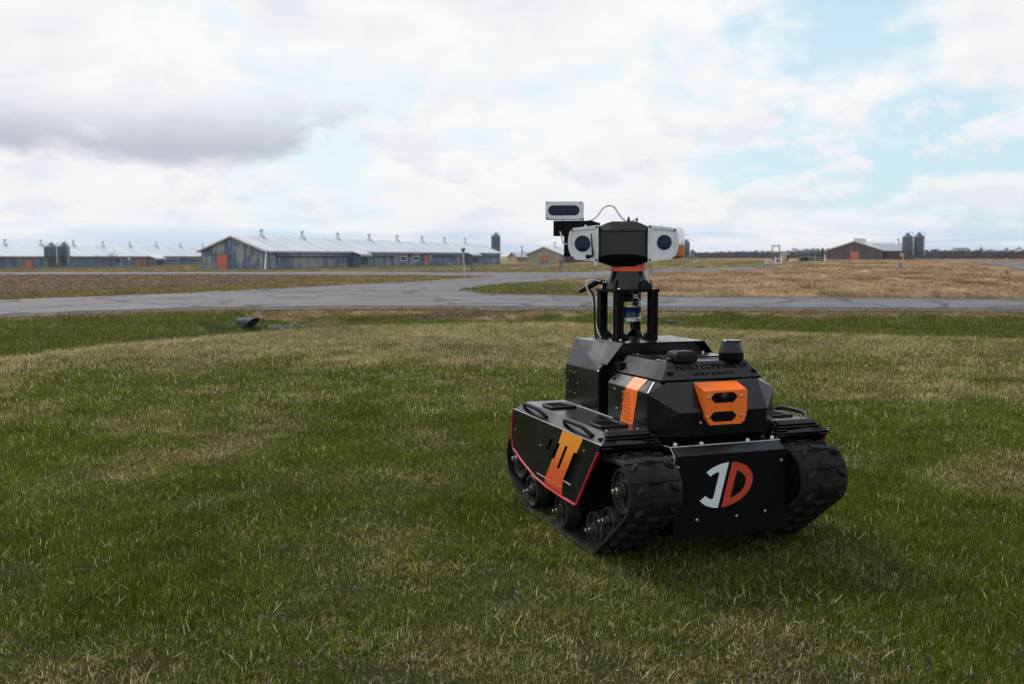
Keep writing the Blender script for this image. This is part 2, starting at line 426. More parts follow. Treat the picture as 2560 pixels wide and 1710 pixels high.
t.l.new(c, b.inputs['Base Color']); b.inputs['Roughness'].default_value = .85; b.inputs['Specular IOR Level'].default_value = .25
bn = t.new('ShaderNodeBump'); bn.inputs['Strength'].default_value = .5; bn.inputs['Distance'].default_value = .02
t.l.new(n2, bn.inputs['Height']); t.l.new(bn.outputs[0], b.inputs['Normal'])
MATS['asphalt'] = am
mat('gravel', (.052, .048, .047), .95, var=.45, vscale=3.0, bump=.8, bscale=18, dirt=(.12, .09, .07), dscale=.5, dmax=.6)
def ribbon(name, A, B, lift, m_, label, cells=5, wob=.25, step=1.2, seed=1):
    """road sheet between two edge polylines with the same number of points, draped on the ground"""
    def res(Pl, n):
        d = [0]
        for p, q in zip(Pl, Pl[1:]): d.append(d[-1] + math.dist(p, q))
        tt = np.linspace(0, d[-1], n); return np.interp(tt, d, [p[0] for p in Pl]), np.interp(tt, d, [p[1] for p in Pl])
    L = max(sum(math.dist(p, q) for p, q in zip(A, A[1:])), sum(math.dist(p, q) for p, q in zip(B, B[1:])))
    n = max(4, int(L / step)); ax, ay = res(A, n); bx_, by_ = res(B, n)
    wa = (vnoise(ax, ay, 1.6, seed) - .5) * wob; wb = (vnoise(bx_, by_, 1.6, seed + 9) - .5) * wob
    vs_ = []; fs = []
    for i in range(n):
        dxx, dyy = bx_[i] - ax[i], by_[i] - ay[i]; l = math.hypot(dxx, dyy) or 1
        for j in range(cells + 1):
            s = j / cells; o_ = wa[i] * (1 - s) + wb[i] * s
            x, y = ax[i] + dxx * s + dxx / l * o_, ay[i] + dyy * s + dyy / l * o_
            vs_.append((x, y))
    arr = np.array(vs_); zz = gz(arr[:, 0], arr[:, 1]) + lift
    for i in range(n - 1):
        for j in range(cells):
            k = i * (cells + 1) + j; fs.append((k, k + 1, k + cells + 2, k + cells + 1))
    me_ = bpy.data.meshes.new(name); me_.from_pydata([(x, y, z) for (x, y), z in zip(vs_, zz)], [], fs)
    for p in me_.polygons: p.use_smooth = True
    o = link(name, me_, m_); tag(o, label, 'road', kind='structure'); return o
near = list(zip(NX, NY))[1:-1]
near_sh = [(x, y - 2.0) for x, y in near]
ribbon('gravel_shoulder', [(-40, 23.5)] + near_sh + [(60, 29)], [(-40, 25.5)] + [(x, y + .9) for x, y in near] + [(60, 31)], .03, 'gravel', 'dark gravel shoulder beside the cracked road', 2, .9)
ribbon('road', [(-40, 24.3)] + near + [(60, 30)], [(-45, 31.0), (-24.5, 43.69), (-20.9, 48.37), (-17.9, 53.52), (-13.56, 60.0), (-5.0, 59.5), (-3.08, 57.5), (-1.24, 50.8), (2.84, 49.3), (7.59, 47.9), (12.29, 47.3), (17.17, 46.3), (23.82, 45), (70, 37)], .045, 'asphalt', 'cracked grey asphalt road crossing beyond the lawn', 8)
ribbon('gravel_shoulder', [(-3.08, 57.2), (-1.24, 50.5), (2.84, 49.0), (7.59, 47.6), (12.29, 47.0), (17.17, 46.0), (23.82, 44.7), (70, 36.7)], [(-2.6, 60.2), (-1.0, 53), (2.84, 51.2), (7.59, 49.5), (12.29, 48.9), (17.17, 47.9), (23.82, 46.4), (70, 38)], .036, 'gravel', 'dark gravel edge between the road and hay field', 2, .9, seed=5)
ribbon('road', [(-15.7, 56.5), (-13.56, 63.25), (-8.45, 74.73), (-6.51, 80), (-4.2, 87.8), (-2.5, 95.7), (-1.0, 104), (2, 114)], [(-3.0, 56.5), (-3.08, 59.12), (-0.73, 71.2), (2.2, 78.5), (4.69, 84.5), (9.5, 92), (14.33, 99.3), (22, 108)], .055, 'asphalt', 'branch road forking towards the barns', 6)
ribbon('road', [(-130, 107), (-54.5, 106.3), (-33.5, 108.5), (-21.8, 106.3), (-15.8, 103.8), (-10.3, 103.8), (-5.5, 100.2), (2, 98), (14.3, 99.3), (30, 103)], [(-130, 120), (-62, 121.7), (-38, 123.6), (-25, 124.0), (-19.4, 124), (-12, 122), (-7.65, 120.4), (0, 119), (6.57, 118.5), (30, 117)], .065, 'asphalt', 'straight farm road running along in front of the barns', 4)
ribbon('road', [(-26, 125.0), (-16.5, 137), (-14.9, 146.5), (-3.8, 169), (10.5, 194.5), (40, 230)], [(-21, 123.2), (-14.2, 134), (-12.5, 144), (-1.8, 166), (12.5, 191), (42, 226)], .05, 'asphalt', 'narrow lane curving past the end of the long barn', 2)
ribbon('road', [(46, 90), (52, 101), (93, 221), (120, 300)], [(63, 112), (78, 152), (107, 243), (128, 300)], .10, 'asphalt', 'distant pale road beyond the hay field', 2, step=4)

# ------------------------------------------------------------------ blades: patch meshes instanced by geometry nodes
def blade_mat(name, transl=.35):
    m_ = bpy.data.materials.new(name); m_.use_nodes = True; t = NT(m_.node_tree)
    t.n.remove(t.n['Principled BSDF']); o_ = t.n['Material Output']
    at = t.new('ShaderNodeVertexColor', layer_name='Col'); geo = t.new('ShaderNodeNewGeometry')
    v = t.noise(geo.outputs['Position'], .55, 5, .6); v2 = t.noise(geo.outputs['Position'], 4.0, 3, .6)
    c = t.mix(1.0, at.outputs[0], t.mix(t.ramp(v, .3, .7), (.80, .82, .78), (1.2, 1.16, 1.18)), 'MULTIPLY')
    c = t.mix(1.0, c, t.mix(t.ramp(v2, .3, .7), (.8, .8, .8), (1.2, 1.2, 1.2)), 'MULTIPLY')
    d = t.new('ShaderNodeBsdfDiffuse'); tr = t.new('ShaderNodeBsdfTranslucent'); mx = t.new('ShaderNodeMixShader'); mx.inputs[0].default_value = transl
    t.l.new(c, d.inputs[0]); t.l.new(c, tr.inputs[0]); t.l.new(d.outputs[0], mx.inputs[1]); t.l.new(tr.outputs[0], mx.inputs[2])
    t.l.new(mx.outputs[0], o_.inputs[0]); MATS[name] = m_
blade_mat('grass_blade', .42)
GREEN = [(.080, .118, .009), (.058, .092, .008), (.115, .155, .014), (.040, .068, .007), (.155, .185, .024), (.095, .132, .011)]
STRAW = [(.50, .42, .225), (.40, .33, .165), (.58, .51, .33), (.27, .21, .11), (.45, .375, .20)]
THATCH = [(.24, .19, .115), (.17, .13, .075), (.32, .265, .17), (.12, .09, .055), (.42, .36, .25)]
BROWN = [(.16, .105, .06), (.22, .15, .085), (.11, .075, .045)]
def patch(name, n, rad, hlo, hhi, wid, lean, pal, flat=0.0, seg=2, seed=0, lie=1.25, z0=0.0):
    """a tuft patch: n curved blades inside a disc; pal = [(weight, colours, flatten)]"""
    rg = random.Random(seed); vs_ = []; fs = []; cs = []
    for _ in range(n):
        a = rg.random() * 6.283; q = rad * math.sqrt(rg.random()); bx_, by_ = q * math.cos(a), q * math.sin(a)
        u = rg.random(); acc = 0
        for wgt, colours, fl in pal:
            acc += wgt
            if u <= acc: break
        h = rg.uniform(hlo, hhi) * (1 - .25 * fl); th = rg.random() * 6.283; k = lean * rg.uniform(.3, 1.2)
        a0 = k * .35
        if rg.random() < fl: k = rg.uniform(.2, .9); a0 = rg.uniform(.75, 1.35) * lie / 1.25
        col_ = rg.choice(colours); br_ = rg.uniform(.5, 1.6); col_ = tuple(c_ * br_ * rg.uniform(.92, 1.08) for c_ in col_)
        wx, wy = -math.sin(th + rg.uniform(-.6, .6)), math.cos(th + rg.uniform(-.6, .6)); wd = wid * rg.uniform(.6, 1.25)
        base = len(vs_); px, py, pz = bx_, by_, -.004 + z0 * rg.uniform(.3, 1.3); ang = a0; twist = rg.uniform(-1.0, 1.0)
        for i in range(seg + 1):
            f = i / seg; ww = wd * (1 - f ** 1.6) * .5
            if i < seg: vs_ += [(px - wx * ww, py - wy * ww, pz), (px + wx * ww, py + wy * ww, pz)]
            else: vs_.append((px, py, pz))
            cs += [tuple(c_ * (1.0 if i else .8) for c_ in col_)] * (2 if i < seg else 1)  # blade roots darkened in the colour, imitating occlusion between blades
            st_ = h / seg; px += math.sin(ang) * math.cos(th) * st_; py += math.sin(ang) * math.sin(th) * st_; pz += math.cos(ang) * st_
            ang = min(ang + k * .9 / seg * 1.3, 1.62); th += twist / seg
        for i in range(seg):
            k0 = base + 2 * i
            if i < seg - 1: fs.append((k0, k0 + 1, k0 + 3, k0 + 2))
            else: fs.append((k0, k0 + 1, k0 + 2))
    me_ = bpy.data.meshes.new(name); me_.from_pydata(vs_, [], fs)
    a_ = me_.color_attributes.new('Col', 'FLOAT_COLOR', 'POINT')
    a_.data.foreach_set('color', np.concatenate([np.array(cs), np.ones((len(cs), 1))], 1).ravel().astype(np.float32))
    me_.materials.append(MATS['grass_blade']); o = bpy.data.objects.new(name, me_); return o
def scatter(name, pts, idx_, rot, scl, sources, label, cat):
    """pts (n,3) -> one 'stuff' object that instances the source patches through geometry nodes"""
    col = bpy.data.collections.new(name + '_sources')
    for i, o in enumerate(sources): o.name = 'src%02d_%s' % (i, name); col.objects.link(o)
    me_ = bpy.data.meshes.new(name); n = len(pts); me_.vertices.add(n)
    me_.vertices.foreach_set('co', np.asarray(pts, np.float32).ravel())
    a = me_.attributes.new('idx', 'INT', 'POINT'); a.data.foreach_set('value', np.asarray(idx_, np.int32))
    a = me_.attributes.new('rot', 'FLOAT_VECTOR', 'POINT'); a.data.foreach_set('vector', np.asarray(rot, np.float32).ravel())
    a = me_.attributes.new('scl', 'FLOAT_VECTOR', 'POINT'); a.data.foreach_set('vector', np.asarray(scl, np.float32).ravel())
    o = link(name, me_); tag(o, label, cat, kind='stuff')
    ng = bpy.data.node_groups.new(name, 'GeometryNodeTree')
    ng.interface.new_socket('Geometry', in_out='INPUT', socket_type='NodeSocketGeometry'); ng.interface.new_socket('Geometry', in_out='OUTPUT', socket_type='NodeSocketGeometry')
    gi = ng.nodes.new('NodeGroupInput'); go = ng.nodes.new('NodeGroupOutput')
    ci = ng.nodes.new('GeometryNodeCollectionInfo'); ci.inputs['Collection'].default_value = col; ci.inputs['Separate Children'].default_value = True; ci.inputs['Reset Children'].default_value = True
    ip = ng.nodes.new('GeometryNodeInstanceOnPoints'); ip.inputs['Pick Instance'].default_value = True
    def attr(nm, typ):
        q = ng.nodes.new('GeometryNodeInputNamedAttribute'); q.data_type = typ; q.inputs['Name'].default_value = nm
        return [s for s in q.outputs if s.enabled and s.name == 'Attribute'][0]
    ng.links.new(gi.outputs[0], ip.inputs['Points']); ng.links.new(ci.outputs[0], ip.inputs['Instance'])
    ng.links.new(attr('idx', 'INT'), ip.inputs['Instance Index'])
    e2r = ng.nodes.new('FunctionNodeEulerToRotation'); ng.links.new(attr('rot', 'FLOAT_VECTOR'), e2r.inputs[0]); ng.links.new(e2r.outputs[0], ip.inputs['Rotation'])
    ng.links.new(attr('scl', 'FLOAT_VECTOR'), ip.inputs['Scale']); ng.links.new(ip.outputs[0], go.inputs[0])
    md = o.modifiers.new('scatter', 'NODES'); md.node_group = ng
    return o
def wedge(n, d0, d1, half=.62, pad=1.2):
    """random points on the ground ahead between distances d0 and d1, denser nowhere in particular"""
    d = np.sqrt(rng.random(n) * (d1 ** 2 - d0 ** 2) + d0 ** 2); wdt = half * d + pad
    return (rng.random(n) * 2 - 1) * wdt, d
def yawrot(n, tilt=.12): return np.stack([(rng.random(n) - .5) * tilt, (rng.random(n) - .5) * tilt, rng.random(n) * 6.283], 1)
def scl3(n, lo, hi, zlo=.8, zhi=1.2):
    s = rng.uniform(lo, hi, n); return np.stack([s, s, s * rng.uniform(zlo, zhi, n)], 1)

# lawn ------------------------------------------------------------
near_src = []  # near mixes: greener turf, colour also carrying part of the foreground's shade
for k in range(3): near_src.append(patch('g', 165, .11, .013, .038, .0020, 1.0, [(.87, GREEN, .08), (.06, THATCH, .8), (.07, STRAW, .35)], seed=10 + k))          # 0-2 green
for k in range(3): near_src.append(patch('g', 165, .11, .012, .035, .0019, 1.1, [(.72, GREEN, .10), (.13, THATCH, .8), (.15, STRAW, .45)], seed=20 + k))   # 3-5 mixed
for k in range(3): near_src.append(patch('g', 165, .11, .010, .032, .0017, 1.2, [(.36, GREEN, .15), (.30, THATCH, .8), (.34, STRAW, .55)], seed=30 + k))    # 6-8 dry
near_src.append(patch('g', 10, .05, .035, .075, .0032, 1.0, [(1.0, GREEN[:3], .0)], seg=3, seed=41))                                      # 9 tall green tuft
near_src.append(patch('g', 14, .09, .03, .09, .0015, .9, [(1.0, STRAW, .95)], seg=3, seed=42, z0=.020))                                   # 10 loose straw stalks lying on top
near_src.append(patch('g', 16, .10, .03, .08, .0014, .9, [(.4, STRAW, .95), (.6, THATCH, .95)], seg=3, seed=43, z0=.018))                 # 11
def dry_bright(x, y):
    yc = crest(x)
    d = .62 * fbm(x, y, 1.3, 71, 3) + .46 * vnoise(x, y, .42, 79) + .30 * fbm(x, y, 4.5, 75, 3) - .235
    d = d + .42 * sstep(7.5, 1.0, yc - y) * np.interp(x, [-6, 0, 3, 8], [1, 1, .45, .2])  # drier straw towards the crest, also painting the lawn's brightening with distance
    d = d + .05 * sstep(3.2, 2.3, y) - .03 * sstep(4.5, 6.5, y) * sstep(10, 7.5, y)
    return d
def lawn_points(n, d0, d1, fade):
    x, y = wedge(n, d0, d1); k = (y < crest(x) + 1.5) & (rng.random(n) < fade(y)); x, y = x[k], y[k]
    dr = dry_bright(x, y) + rng.normal(0, .07, len(x))
    i = np.where(dr < .43, 0, np.where(dr < .60, 3, 6)) + rng.integers(0, 3, len(x))
    u = rng.random(len(x)); tu = .012 + .05 * (fbm(x, y, .8, 91) > .60); i = np.where(u < tu, 9, np.where(u < tu + .04 + .10 * sstep(.40, .62, dr), 10 + (rng.random(len(x)) < .5), i))
    return x, y, i
x, y, i = lawn_points(30000, 1.9, 8.6, lambda y: np.where(y < 4.5, 1.0, sstep(8.6, 4.5, y) * .9 + .1)); n = len(x)
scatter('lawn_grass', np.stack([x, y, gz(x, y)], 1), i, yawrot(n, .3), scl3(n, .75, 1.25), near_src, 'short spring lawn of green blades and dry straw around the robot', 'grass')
far_src = []  # far mixes: more straw, partly light put into the blade colours
for k in range(3): far_src.append(patch('g', 115, .16, .016, .044, .0031, 1.3, [(.74, GREEN, .10), (.06, THATCH, .7), (.20, STRAW, .2)], seed=50 + k))
for k in range(3): far_src.append(patch('g', 115, .16, .016, .044, .0030, 1.3, [(.50, GREEN, .10), (.08, THATCH, .7), (.42, STRAW, .25)], seed=60 + k))
for k in range(3): far_src.append(patch('g', 115, .16, .018, .048, .0028, 1.3, [(.22, GREEN, .10), (.10, THATCH, .7), (.68, STRAW, .3)], seed=70 + k))
far_src.append(patch('g', 14, .06, .05, .10, .005, .9, [(1.0, GREEN[:3], .0)], seed=81)); far_src.append(patch('g', 16, .09, .05, .10, .0036, .9, [(1.0, STRAW, .8)], seed=82)); far_src.append(patch('g', 16, .09, .05, .10, .0036, .9, [(1.0, THATCH, .8)], seed=83))
x, y, i = lawn_points(30000, 4.5, 18.5, lambda y: sstep(4.3, 8.2, y) * .95 + .05); n = len(x)
scatter('lawn_grass', np.stack([x, y, gz(x, y)], 1), i, yawrot(n, .3), scl3(n, .8, 1.3), far_src, 'dry straw-tinged lawn running up to the brow of the mound', 'grass')
# ditch, verges --------------------------------------------------
GR2 = [(.078, .118, .014), (.056, .092, .012), (.105, .142, .02), (.125, .142, .028)]
TAN = [(.30, .22, .125), (.24, .165, .10), (.36, .28, .165), (.19, .125, .08)]
mid_src = [patch('g', 70, .30, .05, .13, .014, .8, [(.82, GR2, .1), (.18, TAN, .3)], seed=90 + k) for k in range(2)]
mid_src += [patch('g', 70, .30, .05, .14, .012, 1.1, [(.10, GR2, .1), (.60, TAN, .6), (.30, BROWN, .6)], seed=95 + k) for k in range(2)]
x, y = wedge(15000, 12, 45, .62, 2); yc, yn = crest(x), rnear(x); j = fbm(x, y, 2.2, 51) - .5
k = (y > yc + .6) & (y < yn - .6) & ~((y > yn - 1.6 + j * 1.2) & (rng.random(len(x)) < .75))
x, y, yn, j = x[k], y[k], yn[k], j[k]
tanm = (y > yn - 3.7 + j * 2.4 + rng.normal(0, .5, len(x))) | (rng.random(len(x)) < .05)
tanm |= (x > -8) & (x < 1) & (y > yn - 6.5 + j * 3) & (fbm(x, y, 4, 55) > .42)
i = np.where(tanm, 2, 0) + rng.integers(0, 2, len(x)); n = len(x)
scatter('ditch_grass', np.stack([x, y, gz(x, y)], 1), i, yawrot(n, .3), scl3(n, .8, 1.5), mid_src, 'lush green grass in the ditch with tan verge below the road', 'grass')
# beyond the road -------------------------------------------------
HAY = [(.40, .305, .20), (.345, .26, .165), (.46, .365, .245), (.29, .21, .135), (.245, .165, .10)]
hay_src = [patch('g', 60, .55, .25, .60, .030, 1.3, [(1.0, pal_, .97)], seed=110 + k, lie=1.4) for k, pal_ in enumerate((HAY[:3], HAY, [(.25, .155, .09), (.30, .20, .12), (.19, .12, .07)]))]
hay_src += [patch('g', 60, .55, .10, .24, .030, .9, [(.62, GR2, .1), (.38, TAN, .3)], seed=115 + k) for k in range(2)]
hay_src += [patch('g', 60, .55, .12, .30, .026, 1.2, [(.30, GR2, .2), (.60, TAN, .6), (.10, BROWN, .5)], seed=118 + k) for k in range(2)]
d = np.exp(rng.uniform(np.log(44), np.log(260), 34000)); x = (rng.random(len(d)) * 2 - 1) * (d * .60 + 3); y = d
k = (y > rnear(x) + 3) & ~on_road(x, y) & ~in_poly(x, y, SOIL); x, y = x[k], y[k]; j = fbm(x, y, 3, 51) - .5
g = fbm(x, y, 14, 61)
i = np.where(g > .53, 3, 5)
i = np.where((y < 108) & (x < -3) & (fbm(x, y, 3.0, 66) > .45), 5, i)
hay = (x > -3) & (y > hayline(x))
i = np.where(hay, 0, i); i = np.where(hay & (x < 4.5 + j * 3) & (y < 75), 3, i)
i = np.where(hay & (y > 105) & (x < 45) & (fbm(x, y, 22, 64) > .45), 5, i)
hn = fbm(x, y * .45, 2.6, 67) + rng.normal(0, .06, len(x)); i = np.where(i == 0, np.where(hn < .47, 0, np.where(hn < .58, 1, 2)), i + rng.integers(0, 2, len(x))); n = len(x)
s = scl3(n, .8, 1.5); s *= np.interp(y, [45, 120, 260], [.75, 1.0, 1.6])[:, None]; s[:, 2] *= np.where(i > 2, .6, 1.0) * np.interp(y, [45, 120, 260], [1, .8, .45])
scatter('field_grass', np.stack([x, y, gz(x, y)], 1), i, yawrot(n, .3), s, hay_src, 'matted dry hay and rough grass in the fields beyond the road', 'grass')
# ploughed soil with corn stubble ---------------------------------
mat('clod', (.082, .055, .044), .95, var=.4, vscale=3)
def rock(name, seed, m_, flat=.6):
    rg = random.Random(seed); bm = bmesh.new(); bmesh.ops.create_icosphere(bm, subdivisions=1, radius=1)
    for v in bm.verts: v.co *= rg.uniform(.65, 1.25); v.co.z *= flat
    me_ = finish(bm, name); me_.materials.append(MATS[m_]); return bpy.data.objects.new(name, me_)
clods = [rock('c', 200 + k, 'clod') for k in range(3)] + [patch('g', 16, .30, .15, .40, .035, 1.3, [(.75, TAN, .9), (.25, BROWN, .8)], seed=210 + k) for k in range(3)]
d = np.exp(rng.uniform(np.log(48), np.log(112), 26000)); x = -rng.random(len(d)) * (d * .60 + 3); y = d
k = in_poly(x, y, SOIL); x, y = x[k], y[k]; n = len(x)
i = rng.integers(0, 3, n) + np.where(rng.random(n) < .42, 3, 0)
s = np.where((i < 3)[:, None], scl3(n, .05, .17), scl3(n, .6, 1.2))
scatter('ploughed_soil', np.stack([x, y, gz(x, y) + .02], 1), i, yawrot(n, .5), s, clods, 'brown ploughed soil with broken clods and pale stubble', 'soil')

# ------------------------------------------------------------------ the robot
mat('black_paint', (.0028, .0035, .0060), .24, spec=.40, var=.25, vscale=5, bump=.03, bscale=900, rvar=.07, dirt=(.09, .08, .065), dscale=4, dlo=.55, dhi=.85, dmax=.10)
mat('black_satin', (.0035, .0035, .004), .45, spec=.10, var=.25, vscale=9, rvar=.08)
mat('skirt_black', (.0045, .0043, .0036), .45, spec=.16, var=.3, vscale=4, rvar=.1, dirt=(.08, .068, .05), dscale=6, dlo=.55, dhi=.88, dmax=.14)
mat('black_plastic', (.005, .005, .006), .5, spec=.18, var=.2)
mat('gloss_black', (.004, .004, .005), .16, spec=.4)
mat('rubber', (.0105, .010, .0095), .78, spec=.2, var=.3, vscale=14, bump=.25, bscale=70, dirt=(.13, .115, .09), dscale=9, dlo=.48, dhi=.80, dmax=.36)
mat('wheel_black', (.014, .014, .015), .55, spec=.4, var=.3, vscale=16, dirt=(.16, .15, .13), dscale=18, dlo=.5, dhi=.75, dmax=.5)
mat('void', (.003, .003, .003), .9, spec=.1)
mat('steel', (.55, .52, .47), .32, metal=1.0, var=.2, vscale=40, dirt=(.20, .13, .08), dscale=30, dlo=.55, dhi=.8, dmax=.5)
mat('bare_edge', (.50, .49, .46), .5, metal=.4, var=.3, vscale=25)
mat('orange', (.86, .160, .012), .42, spec=.4, var=.05, vscale=6, bump=.03, bscale=900)
mat('red_trim', (.42, .012, .016), .5, var=.15, vscale=12)
mat('orange_ring', (.70, .075, .010), .38, var=.08, vscale=10)
mat('emblem_white', (.66, .72, .74), .5, var=.06, vscale=9)
mat('emblem_red', (.48, .040, .016), .5, var=.06, vscale=9)
mat('white_case', (.66, .68, .70), .42, spec=.4, var=.05, vscale=14, dirt=(.45, .45, .43), dscale=16, dmax=.35)
mat('cable_white', (.66, .66, .65), .5)
mat('lens_blue', (.003, .012, .045), .12, spec=.22)
mat('lidar_blue', (.004, .022, .075), .10, spec=.35)
mat('silver', (.55, .57, .58), .3, metal=.85, var=.06, vscale=20)
mat('label_yellow', (.62, .50, .03), .5)
mat('amber_glass', (.62, .16, .02), .22, trans=.12)
mat('clear_glass', (.86, .74, .74), .12); MATS['clear_glass'].node_tree.nodes['Principled BSDF'].inputs['Alpha'].default_value = .38
gm_ = bpy.data.materials.new('gradient_wrap'); gm_.use_nodes = True; t = NT(gm_.node_tree); b = t.n['Principled BSDF']
tcn = t.new('ShaderNodeTexCoord'); sp = t.new('ShaderNodeSeparateXYZ'); t.l.new(tcn.outputs['Object'], sp.inputs[0])
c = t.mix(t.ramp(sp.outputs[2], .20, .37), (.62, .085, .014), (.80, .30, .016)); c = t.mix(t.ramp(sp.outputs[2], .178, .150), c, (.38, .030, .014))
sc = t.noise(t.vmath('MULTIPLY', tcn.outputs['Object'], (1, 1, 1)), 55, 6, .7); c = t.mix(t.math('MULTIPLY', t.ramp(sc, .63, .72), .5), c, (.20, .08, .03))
t.l.new(c, b.inputs['Base Color']); b.inputs['Roughness'].default_value = .45; MATS['gradient_wrap'] = gm_

YAW = 19.77
robot = empty('robot', (.676, 3.185, .018), R(YAW))
tag(robot, 'black tracked robot with orange panels, camera mast and white-eyed head on the lawn', 'robot')
def part(name, me_, m_, parent=None): return link(name, me_, m_, parent or robot)
def bolt_me(r_=.0055, h=.005, axis_='-Y'):
    return lathe([(0, h), (r_ * .35, h), (r_ * .4, h * .55), (r_ * .5, h * .55), (r_ * .55, h), (r_ * .85, h * .8), (r_, h * .35), (r_, 0)], 12, axis_, 'bolt')
BOLT_F = bolt_me(); BOLT_U = bolt_me(axis_='Z'); BOLT_L = bolt_me(axis_='-X'); BOLT_R = bolt_me(axis_='X'); BOLT_UB = bolt_me(.0085, .010, 'Z')
def bolts(me_, locs, parent, m_='steel', sc=1.0):
    for p in locs:
        o = link('bolt', me_, m_, parent, p); o.scale = (sc, sc, sc)

# hull ---------------------------------------------------------------------
hb = hull([(s * .206, y, z) for s in (-1, 1) for y, z in ((-.066, .336), (-.060, .12), (.02, .060), (.74, .060), (.80, .14), (.80, .336))], .004)
hullo = part('hull', hb, 'black_paint')
deck = part('deck_plate', hull([(s * x_, y, z) for s in (-1, 1) for x_, y, z in ((.200, -.034, .3605), (.200, -.030, .345), (.213, .03, .3605), (.213, .03, .350), (.213, .79, .3605), (.213, .79, .350), (.193, -.034, .3605))], .0015), 'black_paint')
part('front_lip', hull([(s * .196, y, z) for s in (-1, 1) for y, z in ((-.0355, .3595), (-.0715, .337), (-.0665, .3365), (-.0355, .3435))], .001), 'black_paint')
part('edge_strip', tube([(-.214, .03, .3605), (-.201, -.035, .3612), (.201, -.035, .3612), (.214, .03, .3605)], .0017, 6), 'bare_edge', deck)
part('edge_strip', tube([(-.203, -.036, .359), (-.206, -.070, .337), (-.209, -.0715, .29)], .0016, 6), 'bare_edge', hullo)
fp = part('front_plate', plate([(-.203, .336), (.203, .336), (.208, .30), (.208, .075), (-.208, .075), (-.208, .30)], th=.004, frame=fr((1, 0, 0), (0, 0, 1), (0, -.0695, 0))), 'black_satin')
bolts(BOLT_F, [(-.197, -.0715, .304), (.182, -.0715, .302), (-.127, -.0715, .132), (.018, -.0715, .132), (.124, -.0715, .139)], fp)
bolts(BOLT_UB, [(-.172, -.008, .3605), (-.083, -.018, .3605), (.088, -.018, .3605), (.190, -.004, .3605), (-.205, .09, .3605)], deck)
for x_ in (-.108, .149):
    part('bracket', hull([(x_ + a, y, z) for a in (-.026, .026) for y, z in ((.020, .362), (.010, .362), (.030, .385), (.045, .385), (.045, .362))], .001), 'black_paint', deck)
# emblem: slanted disc split in two strokes
def sl(u, v): return (-.0265 + u + .262 * (v), .2368 + v)           # italic shear about the centre
def arc(r_x, r_z, a0, a1, n=14): return [(r_x * math.cos(R(a0 + (a1 - a0) * k / n)), r_z * math.sin(R(a0 + (a1 - a0) * k / n))) for k in range(n + 1)]
Dp = [(.007, .072)] + arc(.100, .072, 85, -85, 22) + [(.007, -.072)]
Dh = [(.031, .0455)] + arc(.076, .0485, 62, -62, 14) + [(.031, -.0455)]
part('emblem_half', plate([sl(*q) for q in Dp], [[sl(*q) for q in Dh]], .0012, frame=fr((1, 0, 0), (0, 0, 1), (0, -.0724, 0))), 'emblem_red', fp)
Jp = [(-.006, .072)] + arc(.100, .072, 95, 142, 10) + arc(.078, .050, 142, 120, 6) + [(-.031, .040), (-.031, -.040)] + arc(.078, .050, 240, 218, 6) + arc(.100, .072, 218, 265, 10) + [(-.006, -.072)]
part('emblem_half', plate([sl(*q) for q in Jp], [], .0012, frame=fr((1, 0, 0), (0, 0, 1), (0, -.0724, 0))), 'emblem_white', fp)

